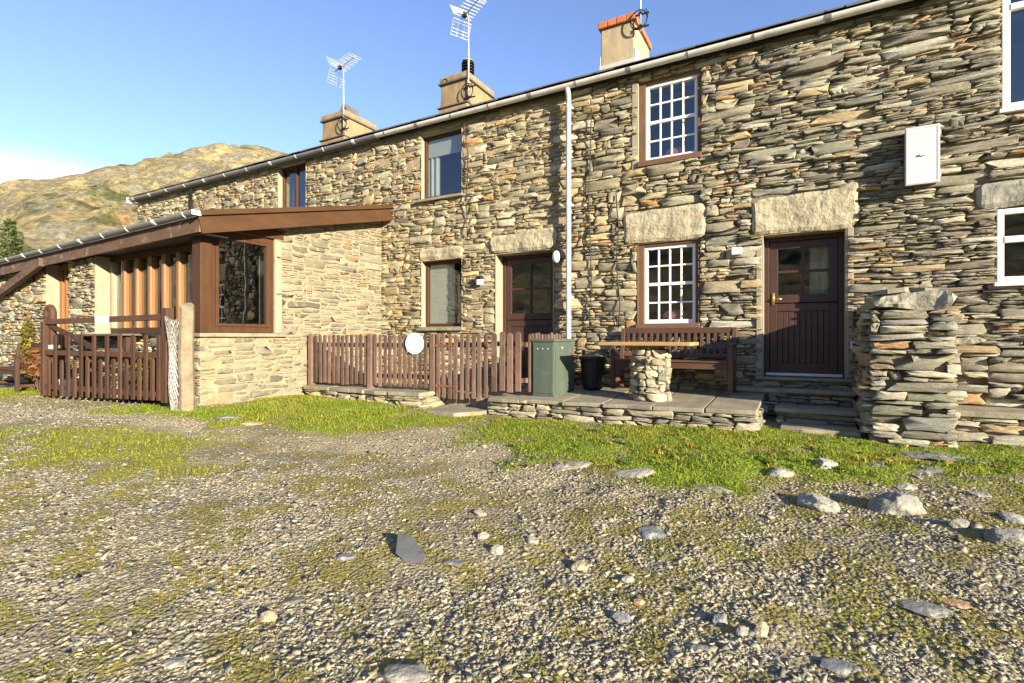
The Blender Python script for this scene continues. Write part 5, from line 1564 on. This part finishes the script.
# broad leaved weeds along the wall foot
m = MB(); gg_ = np.random.default_rng(14)
for k in range(150):
    u_ = gg_.uniform(500, 1010); v_ = gg_.uniform(424, 470) if u_ < 760 else gg_.uniform(440, 478)
    x_, y_ = G(u_, v_)
    if not bare(np.array([x_]), np.array([y_]))[0]: continue
    leaf_cloud(m, (x_, y_, gz(x_, y_) + .02), (.05, .05, .025), 14, .022, (.10, .17, .025) if gg_.random() < .75 else (.30, .24, .05), 300 + k)
o = m.build('weeds', M_leaf, base=(0, 0, EZ - 1.1)); tag(o, kind='stuff')

# ------------------------------------------------------------------ single stones lying about
PALR = {'grey': (.20, .195, .165), 'pale': (.30, .285, .23), 'tan': (.34, .27, .17), 'blue': (.165, .17, .172), 'dark': (.13, .125, .11), 'rust': (.42, .24, .12)}
def rock(u, v, wpx, hpx, colr_, label, seed, flat=False, rot=None, group=None, thin=None):
    x_, y_ = G(u, v); t_ = np.array([x_, y_ - CY]) @ np.array([FX, FY]); W = wpx / F * t_
    g = random.Random(seed); bm = bmesh.new(); bmesh.ops.create_icosphere(bm, subdivisions=4, radius=1)
    so = Vector((g.random() * 90, g.random() * 90, g.random() * 90)); H = (hpx / F * t_)
    # angular: cut by random planes, then roughen
    planes = []
    for k in range(9):
        d = Vector((g.gauss(0, 1), g.gauss(0, 1), g.gauss(0, .8))).normalized(); planes.append((d, g.uniform(.55, .85)))
    for p in bm.verts:
        c_ = p.co.copy()
        for d, o_ in planes:
            e = c_.dot(d) - o_
            if e > 0: c_ -= d * e * .92
        c_ *= 1 + .12 * mnoise.noise(c_ * 2.2 + so) + .07 * mnoise.noise(c_ * 5 + so) + .035 * mnoise.noise(c_ * 13 + so)
        p.co = c_
    sy = g.uniform(.55, .85); hz_ = H * (.24 if flat else .46)
    if thin: hz_ = thin
    for p in bm.verts: p.co = Vector((p.co.x * W * .46, p.co.y * W * .46 * sy, p.co.z * hz_))
    ang = rot if rot is not None else g.uniform(-.5, .5)
    bmesh.ops.rotate(bm, verts=bm.verts, cent=(0, 0, 0), matrix=Matrix.Rotation(YAW + ang, 3, 'Z'))
    me = bpy.data.meshes.new('field_stone'); bm.to_mesh(me); bm.free()
    c_ = PALR[colr_]; at = me.attributes.new('tint', 'FLOAT_COLOR', 'POINT')
    arr = np.ones((len(me.vertices), 4), np.float32); arr[:, :3] = np.array(c_) * g.uniform(.9, 1.12); at.data.foreach_set('color', arr.ravel())
    me.materials.append(M_rock); o = bpy.data.objects.new('field_stone', me); COL.objects.link(o)
    o.location = (x_, y_, gz(x_, y_) + hz_ * (.15 if flat else .2)); o.rotation_euler = (g.uniform(-.08, .08), g.uniform(-.08, .08), 0)
    tag(o, label, 'stone', group or 'loose stones on the ground'); return o
ROCKS = [
 (568, 466, 52, 12, 'pale', 'long flat grey slab at grass edge, left of the round flat stone', True),
 (633, 474, 50, 14, 'pale', 'rounded flat pale boulder sunk in the grass edge below stone pillar', True),
 (708, 488, 58, 10, 'grey', 'long low stone sunk in turf, first right of the round flat boulder', True),
 (782, 475, 34, 14, 'pale', 'small pale stone in grass below the terrace corner', False),
 (826, 468, 26, 18, 'pale', 'blocky upright pale stone in grass just below door steps', False),
 (820, 506, 52, 20, 'pale', 'broad pale wedge shaped boulder left of the big pointed boulder', False),
 (897, 511, 52, 34, 'grey', 'largest pointed grey boulder in the turf at right', False),
 (874, 464, 46, 9, 'grey', 'thin flat slate in grass in front of dry stone wall end', True),
 (940, 457, 72, 10, 'grey', 'long grey slab at foot of dry stone wall end', True),
 (924, 472, 54, 12, 'grey', 'flat grey slab second from wall foot, right of pointed boulder', True),
 (905, 486, 30, 9, 'pale', 'narrow pale stone just above the largest pointed boulder', True),
 (958, 527, 26, 17, 'grey', 'small domed grey stone right of the largest pointed boulder', False),
 (1008, 540, 46, 24, 'grey', 'large flat tilted slab at lower right edge of the turf', False),
 (1016, 519, 38, 16, 'pale', 'pale flat slab at right edge above the tilted slab', True),
 (975, 494, 30, 10, 'grey', 'weathered grey stone in turf between slabs at far right', True),
 (346, 557, 22, 14, 'blue', 'small blue slate flake left of the leaning dark shard', True),
 (452, 563, 26, 9, 'blue', 'flat slate flake right of the leaning dark shard', True),
 (498, 553, 18, 15, 'pale', 'pale rounded stone in mid gravel beside two white pebbles', False),
 (531, 541, 18, 10, 'pale', 'white angular pebble in mid gravel casting a shadow left', False),
 (483, 537, 14, 9, 'pale', 'small white pebble in mid gravel left of the angular one', False),
 (480, 514, 16, 8, 'tan', 'small tan pebble high in the gravel below the grass', False),
 (580, 568, 24, 12, 'tan', 'tan elongated stone in gravel right of centre', False),
 (628, 581, 18, 9, 'pale', 'small pale stone right of the tan elongated stone', False),
 (623, 620, 24, 13, 'blue', 'bluish pale stone with dark shadow in right centre gravel', False),
 (652, 533, 40, 11, 'blue', 'leaning blue grey slate in gravel below the round flat boulder', True),
 (720, 621, 22, 16, 'blue', 'dark blue cube like stone in front gravel at right', False),
 (742, 634, 15, 16, 'grey', 'small dark upright chip between the blue stone and tan stone', False),
 (762, 632, 20, 17, 'tan', 'angular tan stone right of the dark upright chip', False),
 (843, 668, 48, 11, 'blue', 'long thin slate lying diagonally at lower right', True),
 (700, 650, 28, 12, 'grey', 'flat grey slate in front gravel left of the tan stone', True),
 (268, 620, 22, 16, 'tan', 'tan stone in hollow at lower left gravel', False),
 (290, 602, 26, 12, 'dark', 'dark slate flake beside the tan stone at lower left', True),
 (180, 662, 36, 13, 'pale', 'pale flat stone in the moss near the lower left', True),
 (404, 678, 62, 20, 'grey', 'long curved pale slab at bottom edge left of centre', False),
 (640, 603, 14, 8, 'rust', 'small rusty pebble in gravel near bluish pale stone', False),
 (232, 418, 34, 8, 'grey', 'flat grey stone in the grass below the corner window', True),
 (252, 424, 30, 7, 'tan', 'tan flat stone in grass, lower of two below corner window', True),
 (925, 608, 60, 8, 'grey', 'long buried slate in gravel at right middle', True),
 (955, 604, 30, 8, 'rust', 'rust coloured flat stone in gravel at right', True),
]
for i, q in enumerate(ROCKS): rock(*q[:6], 200 + i, flat=q[6])
xs0, ys0 = G(408, 562); m = MB(); zq = gz(xs0, ys0)
for off in (0, .016):
    for (dx, dz) in ((-.10, .17), (-.02, .165), (.10, .03), (.095, -.03), (-.01, -.02), (-.085, .04)): m.pt(xs0 + RX * dx * .95 + FX * (off + dz * .95), ys0 + RY * dx * .95 + FY * (off + dz * .95), zq + .015 + dz * .50 - off * .6)
m.f += [tuple(range(6)), tuple(reversed(range(6, 12)))] + [((q + 1) % 6, q, 6 + q, 6 + (q + 1) % 6) for q in range(6)]
tag(m.build('field_stone', pmat('shard_slate', (.085, .09, .093), rough=.7, var=.35, vs=9, bump=.6, bs=20), bevel=.004), 'dark blue grey triangular slate shard leaning up out of the gravel', 'stone', 'loose stones on the ground')
# a slab of slate in front of the gate opening
xs_ = G(458, 408); m = MB(); gq = gz(*xs_)
ps = [(-4.72, -2.02), (-4.15, -2.05), (-3.92, -1.72), (-3.9, -1.45), (-4.75, -1.40)]
for zz in (gq - .03, gq + .035):
    for p in ps: m.pt(p[0], p[1], zz)
m.f += [tuple(reversed(range(5))), tuple(range(5, 10))] + [(q, (q+1) % 5, 5 + (q+1) % 5, 5 + q) for q in range(5)]
tag(m.build('door_slab', M_flag, bevel=.01), 'flat grey slate slab on the ground under the picket gate', 'slab')

# ------------------------------------------------------------------ hill
def hill():
    na, nd = 400, 130
    a0, a1 = R(-180), R(180)      # azimuth measured from the view axis to the left
    V = np.zeros((na, nd, 3))
    azs = np.linspace(a0, a1, na)
    # skyline height angle against screen position, continued to either side
    kx = np.array([-3.2, -2.2, -1.6, -1.25, -1.0, -.88, -.80, -.72, -.62, -.56, -.50, -.44, -.36, 0, .6, 2.0])
    kz = np.array([.10, .16, .22, .255, .278, .283, .302, .330, .354, .366, .366, .360, .335, .26, .22, .2])
    out = []
    for i, az in enumerate(azs):
        # direction
        fw, rt = math.cos(az), -math.sin(az)
        aa = rt / max(fw, .12) if fw > 0 else -9
        e = float(np.interp(aa, kx, kz)) * (max(fw, .12) if fw > .12 else .12) if fw > .12 else .17 + .03 * math.sin(az * 3)
        dx = fw * FX + rt * RX; dy = fw * FY + rt * RY
        for j in range(nd):
            f = j / (nd - 1); d = 45 + 330 * f ** 1.15
            prof = sstep(np.array([f]), .0, .86)[0] * (1 - .15 * max(0, f - .86) / .14)
            x, y = d * dx, CY + d * dy
            Rg = 45 + 330 * .86 ** 1.15
            h = e * Rg * prof * (.55 + .45 * f / .86 if f < .86 else 1)
            n1 = mnoise.fractal(Vector((x, y, 0)) * .011, 1, 2, 6); n2 = mnoise.ridged_multi_fractal(Vector((x, y, 3)) * .02, 1, 2.1, 5, 1, 2)
            amp = math.sin(math.pi * min(1, f / .95)) ** .8
            h += amp * (n1 * 10 + (n2 - 1.1) * 9.5) * (1 if f < .84 else .4) * (1 if fw > 0 else .3)
            V[i, j] = (x, y, EZ - 1.1 - 1.5 * (f == 0) + h)
    I = np.arange(na * nd).reshape(na, nd)
    q = np.stack([I[:-1, :-1], I[:-1, 1:], I[1:, 1:], I[1:, :-1]], -1).reshape(-1, 4)
    m, n, b = nt('fell_grass'); L = n.links
    tc = N(n, 'ShaderNodeTexCoord'); ge = N(n, 'ShaderNodeNewGeometry')
    n1 = N(n, 'ShaderNodeTexNoise'); n1.inputs['Scale'].default_value = .045; n1.inputs['Detail'].default_value = 8; n1.inputs['Roughness'].default_value = .62
    n2 = N(n, 'ShaderNodeTexNoise'); n2.inputs['Scale'].default_value = .13; n2.inputs['Detail'].default_value = 9; n2.inputs['Roughness'].default_value = .72
    n3 = N(n, 'ShaderNodeTexNoise'); n3.inputs['Scale'].default_value = .02; n3.inputs['Detail'].default_value = 5
    for x in (n1, n2, n3): L.new(tc.outputs['Object'], x.inputs['Vector'])
    r1 = ramp(n, [(.34, (.26, .205, .085)), (.46, (.36, .295, .15)), (.56, (.29, .24, .11)), (.66, (.34, .20, .085))]); L.new(n1.outputs['Fac'], r1.inputs[0])
    r2 = ramp(n, [(.45, (0, 0, 0)), (.52, (1, 1, 1))]); L.new(n2.outputs['Fac'], r2.inputs[0])
    rock_ = ramp(n, [(.45, (.085, .078, .05)), (.64, (.27, .25, .18))]); L.new(n2.outputs['Fac'], rock_.inputs[0])
    r3 = ramp(n, [(.42, (0, 0, 0)), (.56, (1, 1, 1))]); L.new(n3.outputs['Fac'], r3.inputs[0])
    sp = N(n, 'ShaderNodeSeparateXYZ'); L.new(ge.outputs['Normal'], sp.inputs[0])
    rs = ramp(n, [(.76, (1, 1, 1)), (.95, (.3, .3, .3))]); L.new(sp.outputs[2], rs.inputs[0])
    mu = N(n, 'ShaderNodeMath', operation='MULTIPLY'); L.new(r2.outputs[0], mu.inputs[0]); L.new(rs.outputs[0], mu.inputs[1])
    c = mix(n, 'MIX', mu.outputs[0], r1.outputs[0], rock_.outputs[0])
    n4 = N(n, 'ShaderNodeTexNoise'); n4.inputs['Scale'].default_value = .10; n4.inputs['Roughness'].default_value = .7; n4.inputs['Detail'].default_value = 6; L.new(tc.outputs['Object'], n4.inputs['Vector'])
    r4 = ramp(n, [(.49, (0, 0, 0)), (.57, (.9, .9, .9))]); L.new(n4.outputs['Fac'], r4.inputs[0])
    m4 = N(n, 'ShaderNodeMath', operation='MULTIPLY'); L.new(r4.outputs[0], m4.inputs[0]); L.new(r3.outputs[0], m4.inputs[1])
    c = mix(n, 'MIX', m4.outputs[0], c, (.07, .078, .028))
    n5 = N(n, 'ShaderNodeTexNoise'); n5.inputs['Scale'].default_value = .7; n5.inputs['Detail'].default_value = 8; n5.inputs['Roughness'].default_value = .75; L.new(tc.outputs['Object'], n5.inputs['Vector'])
    r5 = ramp(n, [(.36, (.55, .52, .47)), (.5, (1, 1, 1)), (.66, (1.35, 1.32, 1.25))]); L.new(n5.outputs['Fac'], r5.inputs[0])
    c = mix(n, 'MULTIPLY', 1.0, c, r5.outputs[0])
    L.new(c, b.inputs['Base Color']); b.inputs['Roughness'].default_value = .95; b.inputs['Specular IOR Level'].default_value = .1
    bp = N(n, 'ShaderNodeBump'); bp.inputs['Strength'].default_value = .8; bp.inputs['Distance'].default_value = 3.0; L.new(n2.outputs['Fac'], bp.inputs['Height']); L.new(bp.outputs[0], b.inputs['Normal'])
    o = raw_mesh('hill', V.reshape(-1, 3), q, None, m, smooth=True); tag(o, kind='structure'); return o
hill()

# ------------------------------------------------------------------ conifer
def conifer(u, vtop, dist, wpx, label):
    a = (u - CX) / F; x, y = dist * (FX + a * RX), CY + dist * (FY + a * RY)
    ztop = EZ + (HZ - vtop) / F * dist; zb = gz(x, y); H = ztop - zb; Rb = wpx / F * dist * 1.25
    t = thing('conifer_tree', label, 'tree', (x, y, zb))
    m = MB(); m.tube([(x, y, zb - .2), (x, y, zb + H * .5), (x, y, ztop - .3)], [.22, .13, .02], 8); m.build('trunk', M_bark, t)
    m = MB(); b = MB(); g = np.random.default_rng(3)
    nl = 30
    for k in range(nl):
        f = k / (nl - 1); z = zb + H * (.12 + .87 * f); r = Rb * (1 - f) ** .85 + .12
        nb = int(9 - 4 * f)
        for j in range(nb):
            q = 2 * math.pi * j / nb + k * 1.3 + g.uniform(-.3, .3); rr_ = r * g.uniform(.65, 1.15)
            tip = (x + rr_ * math.cos(q), y + rr_ * math.sin(q), z - rr_ * .18 + g.uniform(-.1, .1))
            b.tube([(x, y, z), tip], [.035 * (1 - f) + .01, .006], 4, cap=False)
            for s in range(int(16 + 26 * (1 - f))):
                w = g.uniform(.15, 1.05); p = np.array([x, y, z]) * (1 - w) + np.array(tip) * w + g.normal(0, .07, 3) * (1 + r * .4)
                d = np.array([math.cos(q), math.sin(q), g.uniform(-.3, .35)]) + g.normal(0, .55, 3); d /= np.linalg.norm(d)
                e = np.cross(d, g.normal(size=3)); e /= np.linalg.norm(e); L_ = g.uniform(.14, .34)
                m.col = tuple(np.array([.09, .125, .035]) * g.uniform(.5, 1.6))
                i = len(m.v); m.pt(*(p - e * .085)); m.pt(*(p + e * .085)); m.pt(*(p + d * L_ + e * .015)); m.pt(*(p + d * L_ - e * .015)); m.f.append((i, i+1, i+2, i+3))
    m.col = None
    m.build('crown', M_leaf, t); b.build('branch', M_bark, t)
conifer(11, 221, 40, 36, 'green conifer rising behind the lean-to roof at far left')

# ------------------------------------------------------------------ sky, sun, camera
SUNV = Vector((2.3, -1.0, .69)).normalized()
el = math.asin(SUNV.z); az = math.atan2(SUNV.x, SUNV.y)
world = bpy.data.worlds.new('World'); SC.world = world; world.use_nodes = True
n = world.node_tree; n.nodes.clear(); L = n.links
out = N(n, 'ShaderNodeOutputWorld'); bg = N(n, 'ShaderNodeBackground')
sky = N(n, 'ShaderNodeTexSky'); sky.sky_type = 'NISHITA'; sky.sun_disc = False
sky.sun_elevation = el; sky.sun_rotation = az; sky.altitude = 200; sky.air_density = 1.0; sky.dust_density = .1; sky.ozone_density = 4.6
tc = N(n, 'ShaderNodeTexCoord')
# a low bank of cloud behind the fell, as a noise mask in sky directions
nrm = N(n, 'ShaderNodeVectorMath', operation='NORMALIZE'); L.new(tc.outputs['Generated'], nrm.inputs[0])
mp = N(n, 'ShaderNodeMapping'); mp.inputs['Scale'].default_value = (3, 3, 9); L.new(nrm.outputs[0], mp.inputs['Vector'])
cn = N(n, 'ShaderNodeTexNoise'); cn.inputs['Scale'].default_value = 1.6; cn.inputs['Detail'].default_value = 7; cn.inputs['Roughness'].default_value = .55; L.new(mp.outputs[0], cn.inputs['Vector'])
cd = N(n, 'ShaderNodeVectorMath', operation='DOT_PRODUCT'); L.new(nrm.outputs[0], cd.inputs[0])
aC = (10 - CX) / F; zC = (HZ - 172) / F; vC = Vector((FX + aC * RX, FY + aC * RY, zC)).normalized(); cd.inputs[1].default_value = vC
r1 = ramp(n, [(.962, (0, 0, 0)), (.992, (1, 1, 1))]); L.new(cd.outputs['Value'], r1.inputs[0])
sz = N(n, 'ShaderNodeSeparateXYZ'); L.new(nrm.outputs[0], sz.inputs[0])
r2 = ramp(n, [(.230, (1, 1, 1)), (.272, (0, 0, 0))]); L.new(sz.outputs[2], r2.inputs[0])
mu = N(n, 'ShaderNodeMath', operation='MULTIPLY'); L.new(r1.outputs[0], mu.inputs[0]); L.new(r2.outputs[0], mu.inputs[1])
ad = N(n, 'ShaderNodeMath', operation='MULTIPLY_ADD'); L.new(cn.outputs['Fac'], ad.inputs[0]); ad.inputs[1].default_value = 1.5
mh = N(n, 'ShaderNodeMath', operation='MULTIPLY'); L.new(mu.outputs[0], mh.inputs[0]); mh.inputs[1].default_value = .55; L.new(mh.outputs[0], ad.inputs[2])
sc_ = N(n, 'ShaderNodeMath', operation='MULTIPLY'); sc_.inputs[1].default_value = .7; L.new(ad.outputs[0], sc_.inputs[0])
r3 = ramp(n, [(.62, (0, 0, 0)), (1.0, (.80, .80, .80))]); L.new(sc_.outputs[0], r3.inputs[0])
m5 = N(n, 'ShaderNodeMath', operation='MULTIPLY'); L.new(r3.outputs[0], m5.inputs[0]); L.new(mu.outputs[0], m5.inputs[1])
skt = mix(n, 'MULTIPLY', 1.0, sky.outputs[0], (1.22, .94, .92))
skc = mix(n, 'MIX', m5.outputs[0], skt, (5.0, 5.0, 5.15))
L.new(skc, bg.inputs['Color']); bg.inputs['Strength'].default_value = .12
L.new(bg.outputs[0], out.inputs['Surface'])
sd = bpy.data.lights.new('sun', 'SUN'); sd.energy = 5.0; sd.angle = R(.53); sd.color = (1.0, .87, .67)
so_ = bpy.data.objects.new('sun', sd); COL.objects.link(so_); so_.rotation_euler = (-SUNV).to_track_quat('-Z', 'Y').to_euler(); so_.location = (20, -10, 12)
cam = bpy.data.cameras.new('camera'); cam.lens = 18.0; cam.sensor_width = 36; cam.shift_y = -3.5 / 1024; cam.clip_end = 5000; cam.clip_start = .05
co = bpy.data.objects.new('camera', cam); COL.objects.link(co); co.location = (0, CY, EZ); co.rotation_euler = (R(90), 0, YAW); SC.camera = co
vs = SC.view_settings; vs.view_transform = 'Standard'; vs.look = 'None'; vs.exposure = 1.52; vs.gamma = 1; vs.use_curve_mapping = False
SC.cycles.max_bounces = 6; SC.cycles.transparent_max_bounces = 12; SC.cycles.use_denoising = True
